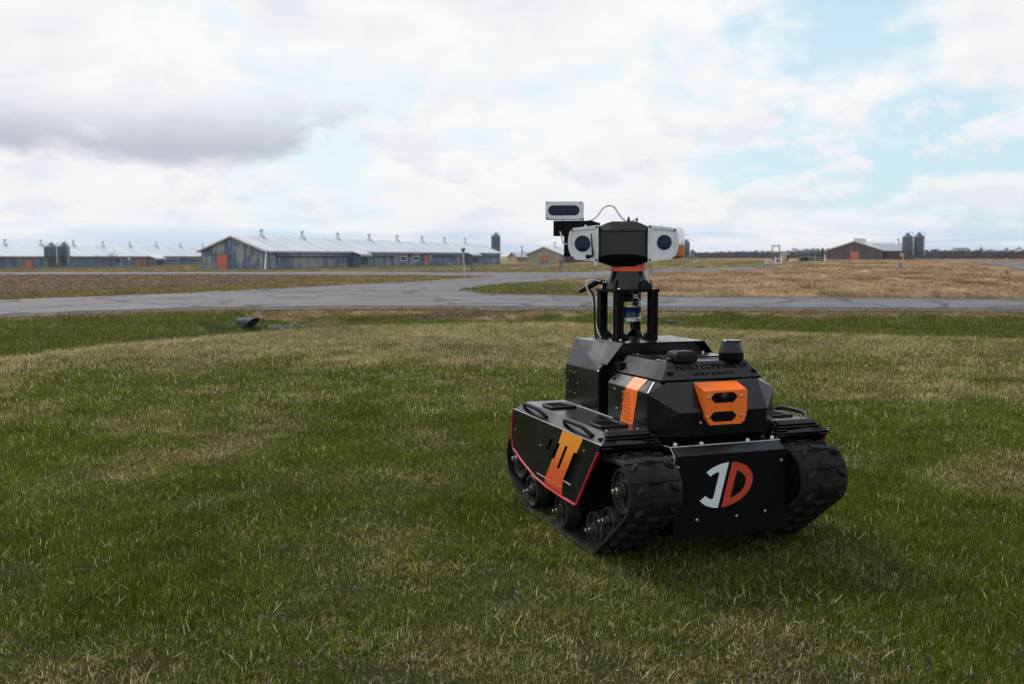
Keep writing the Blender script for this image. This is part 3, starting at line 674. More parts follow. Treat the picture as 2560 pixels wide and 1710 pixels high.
# side pods ------------------------------------------------------------------
for s in (-1, 1):
    pod = part('track_guard', hull([(s * x_, y, z) for x_, z, y0, y1 in ((.242, .405, .050, .762), (.387, .405, .050, .762), (.421, .374, .004, .800), (.421, .362, .012, .800), (.205, .372, .020, .795), (.205, .362, .020, .795)) for y in (y0, y1)], .002, ang=8), 'black_paint')
    part('edge_strip', tube([(s * .4215, .004, .374), (s * .4215, .80, .374)], .0013, 6), 'bare_edge', pod)
    part('edge_strip', tube([(s * .242, .30, .406), (s * .242, .76, .406)], .0013, 6), 'bare_edge', pod)
    # louvred nose
    nose = part('louvre_frame', hull([(s * x_, y, z) for x_, y, z in ((.238, .046, .4075), (.391, .046, .4075), (.236, .062, .4075), (.393, .062, .4075), (.240, .028, .398), (.392, .028, .398), (.236, .05, .396), (.394, .05, .396))], .002), 'black_plastic', pod)
    for k in range(5):
        zz = .397 - k * .0085; yy = .024 - k * .007; w0 = .238 - k * .0085; w1 = .392 + k * .0075
        spans = [(w0, w1)] if k < 2 else [(w0, w0 + .050 - .002 * k), (w1 - .046 + .002 * k, w1)]
        for a, b_ in spans:
            o = part('louvre_slat', hull([(s * q, y, z) for q in (a, b_) for y, z in ((yy, zz), (yy + .004, zz + .0035), (yy + .022, zz + .001), (yy + .018, zz - .003))], .0008), 'black_plastic', pod)
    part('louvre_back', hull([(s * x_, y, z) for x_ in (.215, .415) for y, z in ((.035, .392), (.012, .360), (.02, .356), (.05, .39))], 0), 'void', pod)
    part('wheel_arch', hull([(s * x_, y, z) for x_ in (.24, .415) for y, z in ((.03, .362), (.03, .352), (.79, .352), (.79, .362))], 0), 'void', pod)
    bolts(BOLT_U, [(s * .262, .075, .405), (s * .372, .075, .405)], pod, sc=.7)
    bolts(BOLT_L if s < 0 else BOLT_R, [(s * .4215, .018, .368 - .0)], pod, sc=.7)
    # step pads: rounded frames with mesh inserts
    for cy_ in (.605, .178):
        o1 = [(-.050, -.055), (.050, -.055), (.055, 0), (.044, .060), (-.044, .060), (-.055, 0)]
        i1 = [(-.036, -.042), (.036, -.042), (.040, 0), (.032, .046), (-.032, .046), (-.040, 0)]
        F = fr((1, 0, 0), (0, 1, 0), (s * .318, cy_, .4085))
        pad = part('step_pad', plate(rounded(o1, .012, 3), [rounded(i1, .008, 3)], .008, .002, F), 'black_plastic', pod)
        part('pad_mesh', plate(i1, [], .002, 0, fr((1, 0, 0), (0, 1, 0), (s * .318, cy_, .4068))), 'void', pad)
        for k in range(7):
            yy = cy_ - .036 + k * .012
            part('pad_rib', box(s * .318 - .034, s * .318 + .034, yy, yy + .002, .4080, .4105), 'black_plastic', pad)
    # grab handles along the bevel
    for y0, y1 in ((.500, .715), (.105, .325)):
        hx, hz = s * .409, .388
        part('handle', tube([(hx, y0, hz), (hx + s * .016, y0 + .030, hz + .020), (hx + s * .018, y0 + .06, hz + .024), (hx + s * .018, y1 - .06, hz + .024), (hx + s * .016, y1 - .03, hz + .020), (hx, y1, hz)], .0062, 8, flat=1.3), 'black_plastic', pod)
    # side skirt with slots
    X = s * .4235
    F = fr((0, 1, 0), (0, 0, 1), (X, 0, 0))
    sk = [(0.002, .374), (.798, .374), (.812, .33), (.822, .267), (.803, .222), (.71, .193), (.58, .161), (.459, .148), (.332, .144), (.196, .142), (.025, .346)]
    slots = [[(.419, .323), (.398, .326), (.441, .276), (.456, .279)],
             [(.352, .323), (.329, .321), (.385, .258), (.408, .260)],
             [(.283, .324), (.261, .324), (.336, .234), (.358, .232)],
             [(.208, .3145), (.139, .315), (.233, .204), (.301, .203)]]
    skirt = part('side_skirt', plate(sk, slots, .003, .0006, F), 'skirt_black')
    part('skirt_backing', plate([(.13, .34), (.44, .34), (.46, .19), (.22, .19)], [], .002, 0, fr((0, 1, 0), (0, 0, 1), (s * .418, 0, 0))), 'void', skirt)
    bp = [(.305, .373), (.136, .373), (.188, .3155), (.209, .3155), (.302, .2022), (.297, .2022), (.312, .177), (.305, .1455), (.468, .150), (.467, .174), (.3965, .2575), (.3835, .2575), (.3275, .3215), (.344, .3225)]
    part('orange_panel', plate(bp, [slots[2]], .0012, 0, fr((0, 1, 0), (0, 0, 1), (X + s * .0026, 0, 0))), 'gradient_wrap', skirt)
    part('slot_edge', tube([(X + s * .002, .549, .176), (X + s * .002, .312, .176)], .0014, 6), 'bare_edge', skirt)
    part('slot_edge', tube([(X + s * .002, .299, .2015), (X + s * .002, .238, .1985)], .0012, 6), 'bare_edge', skirt)
    part('skirt_trim', tube([(X, y, z) for y, z in [(.022, .350), (.110, .246), (.190, .146), (.205, .140), (.332, .141), (.459, .145), (.58, .158), (.71, .190), (.803, .219), (.823, .267), (.813, .33), (.80, .373)]], .0052, 8), 'red_trim', skirt)
    bolts(BOLT_L if s < 0 else BOLT_R, [(X + s * .0015, .10, .255), (X + s * .0015, .51, .285), (X + s * .0015, .775, .30), (X + s * .0015, .13, .335)], skirt, 'steel', .6)

# tracks ---------------------------------------------------------------------
circles = [(-.043, .238, .084), (.157, .064, .067), (.735, .064, .067), (.865, .165, .093)]
def belt_path(th):
    pts = []
    for (cx_, cz_, r_) in circles:
        for k in range(72): a = 2 * math.pi * k / 72; pts.append((cx_ + (r_ + th) * math.cos(a), cz_ + (r_ + th) * math.sin(a)))
    pts = sorted(set((round(p[0], 6), round(p[1], 6)) for p in pts))
    def cr(o_, a, b): return (a[0] - o_[0]) * (b[1] - o_[1]) - (a[1] - o_[1]) * (b[0] - o_[0])
    lo = []; up = []
    for p in pts:
        while len(lo) > 1 and cr(lo[-2], lo[-1], p) <= 0: lo.pop()
        lo.append(p)
    for p in reversed(pts):
        while len(up) > 1 and cr(up[-2], up[-1], p) <= 0: up.pop()
        up.append(p)
    h = lo[:-1] + up[:-1]
    d = [0]
    for p, q in zip(h, h[1:] + h[:1]): d.append(d[-1] + math.dist(p, q))
    hx = [p[0] for p in h] + [h[0][0]]; hz = [p[1] for p in h] + [h[0][1]]
    return d, hx, hz
dB, hX, hZ = belt_path(.014); LB = dB[-1]
def at_belt(s_):
    s_ %= LB; y = np.interp(s_, dB, hX); z = np.interp(s_, dB, hZ)
    y2 = np.interp((s_ + .004) % LB, dB, hX); z2_ = np.interp((s_ + .004) % LB, dB, hZ); y1 = np.interp((s_ - .004) % LB, dB, hX); z1_ = np.interp((s_ - .004) % LB, dB, hZ)
    tx, tz = y2 - y1, z2_ - z1_; l = math.hypot(tx, tz); return y, z, tx / l, tz / l      # ccw: outward normal = (tz, -tx)
def slab(a0, a1, b0, b1, h, taper=.7, sk_=0.0):
    """lug block: a across the belt, b along the belt, h outward"""
    ca, cb = (a0 + a1) / 2, (b0 + b1) / 2
    p = []
    for a in (a0, a1):
        for b_ in (b0, b1):
            p.append((a, b_ + sk_ * (a - ca), -.004)); p.append((ca + (a - ca) * taper, cb + (b_ - cb) * taper + sk_ * (a - ca) * taper, h))
    return hull(p, .0012)
LUGS = [('cross_bar', slab(-.086, .086, -.008, .008, .0045, .92)), ('tread_lug', slab(-.020, .020, -.014, .014, .013, .8)),
        ('tread_lug', slab(-.070, -.044, .020, .036, .012, .75, -.7)), ('tread_lug', slab(.044, .070, .020, .036, .012, .75, .7))]
GUIDE = slab(-.022, .022, -.012, .012, .022, .6)
NP = 36
for s in (-1, 1):
    X0, X1 = s * .215, s * .393; xm = (X0 + X1) / 2
    n = 150; bm = bmesh.new(); rings = []
    for k in range(n):
        y, z, ty, tz = at_belt(LB * k / n); ny_, nz_ = tz, -ty
        rings.append([bm.verts.new(q) for q in ((X0, y, z), (X1, y, z), (X1, y - ny_ * .013, z - nz_ * .013), (X0, y - ny_ * .013, z - nz_ * .013))])
    for k in range(n):
        a, b_ = rings[k], rings[(k + 1) % n]
        for q in range(4): bm.faces.new((a[q], a[(q + 1) % 4], b_[(q + 1) % 4], b_[q]))
    belt = part('track_belt', finish(bm, 'belt', .0022, 1, ang=40), 'rubber')
    for k in range(NP):
        for jn, (nm, lm) in enumerate(LUGS):
            y, z, ty, tz = at_belt(LB * (k + .3) / NP)
            o = link(nm, lm, 'rubber', belt)
            M = Matrix(((1, 0, 0, 0), (0, ty, tz, 0), (0, tz, -ty, 0), (0, 0, 0, 1))); M.translation = (xm, y, z)
            o.matrix_local = M
        y, z, ty, tz = at_belt(LB * (k + .8) / NP)
        o = link('guide_tooth', GUIDE, 'rubber', belt); M = Matrix(((1, 0, 0, 0), (0, ty, -tz, 0), (0, tz, ty, 0), (0, 0, 0, 1))); M.translation = (xm, y - tz * .013, z + ty * .013); o.matrix_local = M
    # wheels
    def wheel(y, z, r_, nh, hub, name, proud=.0):
        xo = s * (.376 + proud)
        rim = part(name, lathe([(r_ * .86, 0), (r_ * .97, 0), (r_, -.003), (r_, -.05), (r_ * .84, -.05), (r_ * .84, -.006), (r_ * .86, 0)], 40, 'X' if s > 0 else '-X', 'wheel', center=(xo, y, z)), 'wheel_black')
        part('web', plate(circ(y, z, r_ * .88, 40), [circ(y + r_ * .60 * math.cos(R(360 / nh * k + 20)), z + r_ * .60 * math.sin(R(360 / nh * k + 20)), r_ * .145, 12) for k in range(nh)], .008, .0008, fr((0, 1, 0), (0, 0, 1), (xo - s * .014, 0, 0))), 'wheel_black', rim)
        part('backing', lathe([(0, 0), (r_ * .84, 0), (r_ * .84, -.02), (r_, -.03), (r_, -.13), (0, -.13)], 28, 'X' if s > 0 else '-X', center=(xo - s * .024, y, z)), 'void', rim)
        part('hub', lathe([(r_ * .42, -.012), (r_ * .40, .002), (r_ * .30, .005), (r_ * .27, .012), (r_ * .14, .012), (r_ * .14, .0)], 24, 'X' if s > 0 else '-X', center=(xo - s * .002, y, z)), 'wheel_black', rim)
        part('axle_nut', lathe([(hub, .0), (hub, .010), (hub * .72, .012), (hub * .72, .022), (hub * .5, .024), (0, .024)], 6, 'X' if s > 0 else '-X', center=(xo + s * .008, y, z), smooth=False), 'steel', rim)
    wheel(-.043, .238, .072, 6, .0135, 'idler_wheel'); wheel(.157, .064, .062, 6, .0095, 'road_wheel'); wheel(.440, .060, .060, 6, .0095, 'road_wheel'); wheel(.735, .064, .061, 6, .0095, 'road_wheel')
    wheel(.056, .120, .044, 6, .0095, 'roller'); wheel(.865, .165, .080, 8, .014, 'drive_wheel')
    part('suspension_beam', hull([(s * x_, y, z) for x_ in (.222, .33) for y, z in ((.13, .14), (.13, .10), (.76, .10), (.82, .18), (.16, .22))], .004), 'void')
    part('idler_arm', tube([(s * .30, .30, .19), (s * .30, .10, .20), (s * .30, -.043, .238)], .02, 10), 'wheel_black')

# rear equipment box -----------------------------------------------------------
rear = part('equipment_box', hull([(s * x_, y, z) for s in (-1, 1) for x_, y, z in ((.240, .425, .385), (.240, .425, .555), (.165, .425, .648), (.240, .725, .385), (.240, .725, .552), (.205, .715, .648))], .003), 'black_paint')
def hood_pts(o_): return [(-.224, .580), (-.162, .6525), (.162, .6525), (.224, .580)]
bm = bmesh.new(); hp = [(-.2255, .5795), (-.1635, .6535), (.1635, .6535), (.2255, .5795)]; hi = [(-.2232, .5780), (-.1622, .6503), (.1622, .6503), (.2232, .5780)]
r0 = [[bm.verts.new((x_, y, z)) for x_, z in hp + hi[::-1]] for y in (.388, .605)]
for k in range(8): bm.faces.new((r0[0][k], r0[0][(k + 1) % 8], r0[1][(k + 1) % 8], r0[1][k]))
for ring in r0:
    for k in range(3): bm.faces.new((ring[k], ring[k + 1], ring[6 - k], ring[7 - k]))
hood = part('hood', finish(bm, 'hood'), 'black_paint', rear)
bolts(BOLT_U, [(-.135, .415, .6535), (-.02, .40, .6535), (.09, .66, .648), (.135, .52, .6535), (-.15, .66, .648)], rear, 'black_satin', .8)
part('side_port', lathe([(.030, -.004), (.030, .001), (.0335, .0015), (.036, .0)], 28, '-X', center=(-.2402, .655, .488)), 'black_satin', rear)
part('port_recess', lathe([(0, .0006), (.030, .0006), (.030, -.002)], 28, '-X', center=(-.2402, .655, .488)), 'void', rear)
for k in range(6): link('bolt', BOLT_L, 'black_satin', rear, (-.2402, .655 + .045 * math.cos(k * 1.047), .488 + .045 * math.sin(k * 1.047))).scale = (.5, .5, .5)
part('base_frame', box(-.236, .236, .43, .72, .361, .384), 'silver', rear)
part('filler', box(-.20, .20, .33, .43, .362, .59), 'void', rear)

# commander box ------------------------------------------------------------------
low_pts = []
for s in (-1, 1): low_pts += [(s * .236, .060, .521), (s * .236, .355, .523), (s * .236, .060, .385), (s * .236, .355, .385), (s * .162, -.018, .466), (s * .162, -.010, .385), (s * .163, .045, .555), (s * .197, .090, .555), (s * .202, .355, .555)]
cmd = part('computer_housing', hull(low_pts, .0016, ang=6), 'black_paint')
lid = part('housing_lid', hull([(s * x_, y, z) for s in (-1, 1) for x_, y, z in ((.188, .056, .5595), (.204, .36, .5595), (.147, .090, .615), (.160, .36, .615))], .0016, ang=6), 'black_paint')
part('lid_seam', hull([(s * x_, y, z) for s in (-1, 1) for x_, y, z in ((.186, .060, .554), (.200, .356, .554), (.186, .060, .5605), (.200, .356, .5605))], 0), 'void', lid)
part('standoff_plate', box(-.19, .19, .03, .34, .361, .386), 'void', cmd)
part('cable_loop', tube([(-.236, .12, .402), (-.232, .04, .392), (-.20, -.01, .392), (-.165, -.03, .40)], .0018, 6, sub=5), 'black_plastic', cmd)
# orange side stripe with perforations
holes = []
for iz in range(10):
    for iy in range(5): holes.append(circ(.180 + iy * .0125 + (.006 if iz % 2 else 0), .415 + iz * .0100, .0036, 8))
for s in (-1, 1):
    F = fr((0, 1, 0), (0, 0, 1), (s * .2372, 0, 0))
    st_ = part('orange_stripe', plate([(.258, .386), (.165, .386), (.125, .5215), (.213, .5225)] if s < 0 else [(.258, .386), (.165, .386), (.125, .5215), (.213, .5225)], [h for h in holes], .0016, 0, F), 'orange', cmd)
    part('stripe_top', hull([(s * x_, y, z) for x_, y, z in ((.2378, .126, .5222), (.2378, .212, .5232), (.2018, .126, .5562), (.2035, .216, .5562), (.2355, .126, .5205), (.2355, .212, .5215), (.1995, .126, .5545), (.201, .216, .5545))], 0), 'orange', cmd)
    part('stripe_backing', plate([(.245, .40), (.175, .40), (.15, .515), (.20, .515)], [], .0003, 0, fr((0, 1, 0), (0, 0, 1), (s * .2363, 0, 0))), 'void', st_)
    bolts(BOLT_L if s < 0 else BOLT_R, [(s * .2362, .300, .507), (s * .2362, .282, .442)], cmd, sc=.75)
    part('latch_hole', plate(rounded([(-.010, -.008), (.010, -.008), (.010, .008), (-.010, .008)], .006, 4), [], .001, 0, fr((0, 1, 0), (-s * .045, 0, .033) if False else (-s * .035, 0, .033), (s * .221, .335, .538))), 'void', cmd)
# orange camera cover
cov = part('camera_cover', hull([(s * x_, y, z) for s in (-1, 1) for x_, y, z in ((.080, .040, .553), (.077, -.026, .533), (.077, -.026, .466), (.074, -.026, .445), (.058, -.026, .422), (.080, .02, .470), (.074, -.012, .445), (.058, -.012, .422))], .0015, ang=6), 'orange')
def octo(cx_, cz_, hw, hh, c_): return [(cx_ - hw, cz_ - hh + c_), (cx_ - hw + c_, cz_ - hh), (cx_ + hw - c_, cz_ - hh), (cx_ + hw, cz_ - hh + c_), (cx_ + hw, cz_ + hh - c_), (cx_ + hw - c_, cz_ + hh), (cx_ - hw + c_, cz_ + hh), (cx_ - hw, cz_ + hh - c_)]
F = fr((1, 0, 0), (0, 0, 1), (0, -.0275, 0))
o1, o2 = octo(-.007, .509, .048, .0165, .014), octo(-.010, .448, .048, .0165, .014)
face = part('cover_face', plate([(-.0775, .5325), (.0775, .5325), (.0775, .466), (.074, .445), (.058, .422), (-.058, .422), (-.074, .445), (-.0775, .466)], [o1, o2, circ(-.042, .478, .0028, 8), circ(.014, .480, .0028, 8)], .004, .0004, F), 'orange', cov)
for o_ in (o1, o2): part('window', plate(o_, [], .001, 0, fr((1, 0, 0), (0, 0, 1), (0, -.0266, 0))), 'void', cov)
part('lens', lathe([(.015, 0), (.015, .004), (.011, .005), (.010, .002), (.005, .003), (0, .0045)], 24, '-Y', center=(-.007, -.0268, .510)), 'gloss_black', cov)
bolts(BOLT_F, [(-.066, -.0295, .510), (.055, -.0295, .511), (-.070, -.0295, .449), (.054, -.0295, .450)], cov, sc=.95)
bolts(BOLT_F, [(-.086, -.0165, .430), (.072, -.0165, .430)], cmd, sc=.95)
# lid details: raised lettering, bolts, antenna block, lidar puck, rear bar
slope = (Vector((0, .090, .615)) - Vector((0, .056, .5595))).normalized()
F = fr((1, 0, 0), slope, Vector((.008, .079, .597)) + Vector((0, -slope.z, slope.y)) * .0012)
mat('letter_black', (.0030, .0033, .0045), .6, spec=.18)
part('lettering', textmesh('INDRO COMMANDER', .026, .0012, F, spacing=1.08), 'letter_black', lid)
F2 = fr((1, 0, 0), slope, Vector((.010, .0655, .575)) + Vector((0, -slope.z, slope.y)) * .0010)
part('lettering', textmesh('INDRO  ROBOTICS', .014, .0010, F2, spacing=1.3), 'letter_black', lid)
for x_, z in ((-.150, .580), (.162, .578)):
    yy = .056 + (z - .5595) * (.034 / .0555)
    part('latch_hole', plate(rounded([(-.011, -.007), (.011, -.007), (.011, .007), (-.011, .007)], .006, 4), [], .002, 0, fr((1, 0, 0), slope, (x_, yy - .0002, z))), 'void', lid)
bolts(BOLT_U, [(-.133, .335, .6155), (-.150, .15, .6155), (.130, .34, .6155), (.135, .12, .6155)], lid, sc=.9)
part('rear_bar', tube([(-.155, .33, .619), (-.140, .215, .619), (-.115, .195, .619), (.10, .165, .619), (.14, .165, .619)], .0032, 8), 'black_plastic', lid)
ant = part('antenna_block', hull([(x_ + dx_, y + dy_, z) for dx_, dy_ in ((-.084, .112),) for x_, y, z in [(sx * a, sy * b_, zz) for sx in (-1, 1) for sy in (-1, 1) for a, b_, zz in ((.040, .034, .615), (.040, .034, .636), (.037, .031, .6365), (.036, .030, .646), (.030, .024, .650))]], .003, 2), 'black_plastic')
for sx in (-1, 1): part('antenna_foot', box(-.084 + sx * .045 - .008, -.084 + sx * .045 + .008, .098, .126, .615, .627, .003), 'black_plastic', ant)
puck = part('lidar_base', lathe([(0, .0), (.040, 0), (.041, .003), (.041, .024), (.039, .026)], 40, center=(.099, .105, .615)), 'black_satin')
part('lidar_window', lathe([(.0405, .0262), (.0400, .030), (.0315, .058), (.0315, .060), (.030, .060)], 40, center=(.099, .105, .615)), 'gloss_black', puck)
part('lidar_cap', lathe([(.0325, .0595), (.0325, .0635), (.0305, .0655), (0, .0662)], 40, center=(.099, .105, .615)), 'black_paint', puck)

# mast ---------------------------------------------------------------------------
MX, MY, a = -.043, .600, .070
prof = []
for q in range(4):
    ang_ = q * math.pi / 2
    for u, v in ((-.015, -.015), (-.0042, -.015), (-.0042, -.0115), (.0042, -.0115), (.0042, -.015)):
        prof.append((u * math.cos(ang_) - v * math.sin(ang_), u * math.sin(ang_) + v * math.cos(ang_)))
mast = part('mast_foot', plate(rounded([(-.10, -.10), (.10, -.10), (.10, .10), (-.10, .10)], .01), [], .004, .0006, fr((1, 0, 0), (0, 1, 0), (MX, MY, .6502 + .0005))), 'black_satin')
for sx, sy in ((-1, -1), (1, -1), (-1, 1), (1, 1)):
    part('mast_post', plate(prof, [], .174, 0, fr((1, 0, 0), (0, 1, 0), (MX + sx * a, MY + sy * a, .740))), 'black_satin', mast)
    for ux, uy in ((-sx, 0), (0, -sy)):
        px, py = MX + sx * a + ux * .0155, MY + sy * a + uy * .0155
        if ux: g_ = [(px + ux * d_, py + e, z) for e in (-.009, .009) for d_, z in ((0, .653), (.028, .653), (.028, .656), (.003, .681), (0, .681))]
        else: g_ = [(px + e, py + uy * d_, z) for e in (-.009, .009) for d_, z in ((0, .653), (.028, .653), (.028, .656), (.003, .681), (0, .681))]
        part('gusset', hull(g_, .0008), 'black_satin', mast)
link('bolt', BOLT_U, 'silver', mast, (MX - a - .002, MY - a - .022, .6525))
top = part('mast_top', plate(rounded([(-.090, -.090), (.090, -.090), (.090, .090), (-.090, .090)], .006), [], .011, .001, fr((1, 0, 0), (0, 1, 0), (MX, MY, .833))), 'black_satin')
bolts(BOLT_U, [(MX + sx * a, MY + sy * a, .8385) for sx in (-1, 1) for sy in (-1, 1)], top, 'steel', 1.1)
lid3 = part('lidar_body', lathe([(0, .716), (.052, .716), (.0535, .718), (.0535, .7315), (.052, .733)], 48, center=(MX, MY, 0)), 'silver', mast)
part('lidar_band', lathe([(.052, .733), (.0515, .734), (.0515, .770), (.052, .771)], 48, center=(MX, MY, 0)), 'lidar_blue', mast)
part('lidar_collar', lathe([(.052, .771), (.0535, .772), (.0535, .790), (.052, .792), (0, .792)], 48, center=(MX, MY, 0)), 'silver', mast)
part('lidar_mount', lathe([(.040, .792), (.044, .80), (.046, .827), (0, .827)], 24, center=(MX, MY, 0)), 'black_satin', mast)
HY = YAW + 6.5
head_m = Matrix.Translation((MX, MY, 0)) @ Matrix.Rotation(R(-HY), 4, 'Z')     # head frame: -Y looks at the camera side, +X to its right
def hpart(name, me_, m_, parent=None):
    me_.transform(head_m); return part(name, me_, m_, parent)
hpart('warning_label', box(-.012, .020, -.0552, -.0525, .777, .788), 'label_yellow', mast)
hpart('bracket_star', plate(circ(0, 0, .0075, 12), [circ(0, 0, .0045, 10)], .002, 0, fr((1, 0, 0), (0, 0, 1), (.030, -.056, .812))), 'silver', mast)
for aa in (45, 135, 225, 315):
    u, v = math.cos(R(aa)), math.sin(R(aa))
    hpart('star_arm', tube([(.030 + u * .007, -.056, .812 + v * .007), (.030 + u * .017, -.056, .812 + v * .015)], .0014, 6), 'silver', mast)
    hpart('star_arm', tube([(.030 + u * .018, -.056, .812 + v * .009), (.030 + u * .018, -.056, .812 + v * .022)], .0012, 6), 'silver', mast)
hpart('cable_plug', lathe([(0, .012), (.007, .012), (.0085, .008), (.0085, 0)], 16, '-Y', center=(.030, -.054, .783)), 'black_plastic', mast)
hpart('lidar_cable', tube([(.030, -.060, .784), (.026, -.066, .797), (.008, -.070, .806), (-.02, -.072, .805), (-.05, -.075, .806)], .0028, 8, sub=5), 'black_plastic', mast)
# neck
neck = part('neck_cone', lathe([(.092, .8386), (.092, .841), (.080, .862), (.066, .898), (.064, .903), (0, .903)], 48, center=(MX, MY, 0)), 'gloss_black')
for k in range(4):
    an = R(45 + 90 * k - 10)
    part('neck_web', hull([(MX + math.cos(an) * q - math.sin(an) * w_, MY + math.sin(an) * q + math.cos(an) * w_, z) for w_ in (-.003, .003) for q, z in ((.06, .839), (.103, .839), (.0995, .855), (.085, .866), (.06, .885))], .001), 'gloss_black', neck)
for an in (-70, -25, 110, 155):
    c_, s_ = math.cos(R(an)), math.sin(R(an))
    arch = [(u * .036, .034 * (1 - abs(u) ** 2.2)) for u in np.linspace(-1, 1, 15)]
    part('neck_arch', plate(arch, [], .004, .0004, fr((-s_, c_, 0), (-.25 * c_, -.25 * s_, 1), (MX + c_ * .093, MY + s_ * .093, .8392))), 'black_satin', neck)
part('neck_ring', lathe([(.062, .9032), (.0645, .904), (.0645, .932), (.060, .934), (0, .934)], 48, center=(MX, MY, 0)), 'orange_ring', neck)
hpart('connector', tube([(-.088, .0, .862), (-.112, .0, .864), (-.113, .0, .864), (-.150, -.005, .842), (-.180, -.008, .826)], [.009, .009, .012, .011, .008], 12), 'black_plastic', neck)
hpart('connector_nut', tube([(-.079, 0, .861), (-.092, 0, .8625)], .010, 12), 'silver', neck)
hpart('mast_cable', tube([(-.100, -.010, .866), (-.130, -.014, .872), (-.151, -.016, .866), (-.152, -.018, .845), (-.138, -.018, .812), (-.124, -.018, .77), (-.122, -.02, .73), (-.110, -.02, .682), (-.098, -.02, .654)], .0019, 8, sub=6, flat=1.5), 'cable_white', neck)
hpart('mast_cable', tube([(-.150, -.006, .842), (-.175, -.010, .826), (-.158, -.014, .832), (-.135, -.016, .828), (-.124, -.018, .80), (-.121, -.02, .72), (-.116, -.02, .655)], .0038, 8, sub=6), 'black_plastic', neck)

# head -----------------------------------------------------------------------------
cx0 = -.0175
head = hpart('head_core', hull([(cx0 + sx * x_, y, z) for sx in (-1, 1) for x_, y, z in ((.091, -.045, .945), (.091, -.045, 1.062), (.060, -.052, .95), (.060, -.052, 1.06), (.091, .06, .945), (.091, .06, 1.062), (.03, -.047, .95), (.03, -.047, 1.06))], .003), 'gloss_black')
hpart('head_cap', hull([(cx0 + sx * x_, y, z) for sx in (-1, 1) for x_, y, z in ((.042, -.055, 1.087), (.042, .055, 1.087), (.064, -.055, 1.080), (.064, .055, 1.080), (.091, -.052, 1.068), (.091, .06, 1.068), (.091, -.058, 1.056), (.045, -.086, 1.050), (.045, -.082, 1.058), (.068, -.076, 1.053), (.091, .06, 1.05))], .002, ang=5), 'black_paint', head)
hpart('head_chin', hull([(cx0 + sx * x_, y, z) for sx in (-1, 1) for x_, y, z in ((.091, -.058, .956), (.045, -.088, .968), (.068, -.078, .962), (.045, -.085, .955), (.091, -.054, .938), (.064, -.06, .930), (.038, -.066, .921), (.038, .055, .921), (.064, .055, .928), (.091, .06, .938), (.091, .06, .956))], .002, ang=5), 'black_satin', head)
hpart('chin_rim', tube([(cx0 - .090, -.058, .955), (cx0 - .066, -.078, .962), (cx0 - .044, -.089, .9665), (cx0 + .044, -.089, .9665), (cx0 + .066, -.078, .962), (cx0 + .090, -.058, .955)], .0024, 6), 'gloss_black', head)
hpart('head_screw', lathe([(0, .002), (.003, .002), (.003, 0)], 12, '-Y', center=(cx0, -.083, 1.055)), 'black_plastic', head)
for s in (-1, 1):
    inner, outer = cx0 + s * .0905, cx0 + s * .2035
    ol = [(inner, 1.0735), (inner, .939), (outer - s * .018, .947), (outer, .985), (outer, 1.03), (outer - s * .010, 1.062)]
    ol2 = rounded(ol, [.004, .004, .018, .03, .03, .016], 5)
    iol = rounded([(inner + s * .010, 1.060), (inner + s * .010, .952), (outer - s * .024, .958), (outer - s * .011, .985), (outer - s * .011, 1.03), (outer - s * .017, 1.052)], [.008, .008, .010, .02, .02, .010], 4)
    lx, lz, lr = (inner + s * .059, 1.005, .031) if s < 0 else (inner + s * .060, 1.009, .0285)
    # each housing is turned a little outwards about its inner edge
    Mh = Matrix.Translation((inner, -.062, 0)) @ Matrix.Rotation(R(7 * s), 4, 'Z') @ Matrix.Translation((-inner, .062, 0))
    FY = lambda y: Mh @ fr((1, 0, 0), (0, 0, 1), (0, y, 0))
    hs = hpart('camera_housing', plate(ol2, [], .104, .002, FY(-.006)), 'white_case', head)
    hpart('gasket', plate([(q[0] + s * (.0008 if abs(q[0] - inner) > .01 else 0), q[1]) for q in ol2], [iol], .002, 0, FY(-.0592)), 'black_plastic', hs)
    hpart('front_frame', plate(ol2, [iol], .006, .0008, FY(-.0632)), 'white_case', hs)
    hpart('front_panel', plate(iol, [circ(lx, lz, lr, 36)] + ([circ(inner + s * .028, 1.052, .0030, 10)] if s > 0 else []), .004, .0004, FY(-.0605)), 'white_case', hs)
    me_ = lathe([(lr + .002, 0), (lr + .002, .0012), (lr, .0012), (lr - .0015, -.002)], 40, '-Y', center=(lx, -.0626, lz)); me_.transform(Mh); hpart('lens_ring', me_, 'white_case', hs)
    me_ = lathe([(lr, 0), (lr * .6, .0008), (0, .0012)], 40, '-Y', center=(lx, -.0612, lz)); me_.transform(Mh); hpart('lens', me_, 'lens_blue', hs)
    for px, pz in ((inner + s * .0065, 1.066), (inner + s * .0065, .946), (outer - s * .018, .954), (outer - s * .0155, 1.055)):
        me_ = lathe([(0, .0004), (.0022, .0004), (.0022, .0018), (.0042, .0018), (.0042, 0)], 12, '-Y', center=(px, -.0664, pz)); me_.transform(Mh); hpart('screw', me_, 'gloss_black', hs)
    if s < 0:
        me_ = tube([(inner + s * .026, -.069, 1.043), (inner + s * .022, -.072, .998), (inner + s * .018, -.072, .962)], [.0016, .0030, .0042], 8); me_.transform(Mh); hpart('wiper_blade', me_, 'black_plastic', hs)
        me_ = tube([(inner + s * .018, -.072, .9615), (inner + s * .040, -.070, .957)], [.0042, .0050], 8); me_.transform(Mh); hpart('wiper_arm', me_, 'black_plastic', hs)
        me_ = lathe([(.008, 0), (.008, .009), (.006, .011), (0, .011)], 16, '-Y', center=(inner + s * .038, -.0625, .958)); me_.transform(Mh); hpart('wiper_pivot', me_, 'black_plastic', hs)
    hpart('cap_bolt', lathe([(0, .006), (.004, .006), (.004, 0)], 10, 'Z', center=(inner + s * .05, -.01, 1.070 if s < 0 else 1.070)), 'white_case', hs)
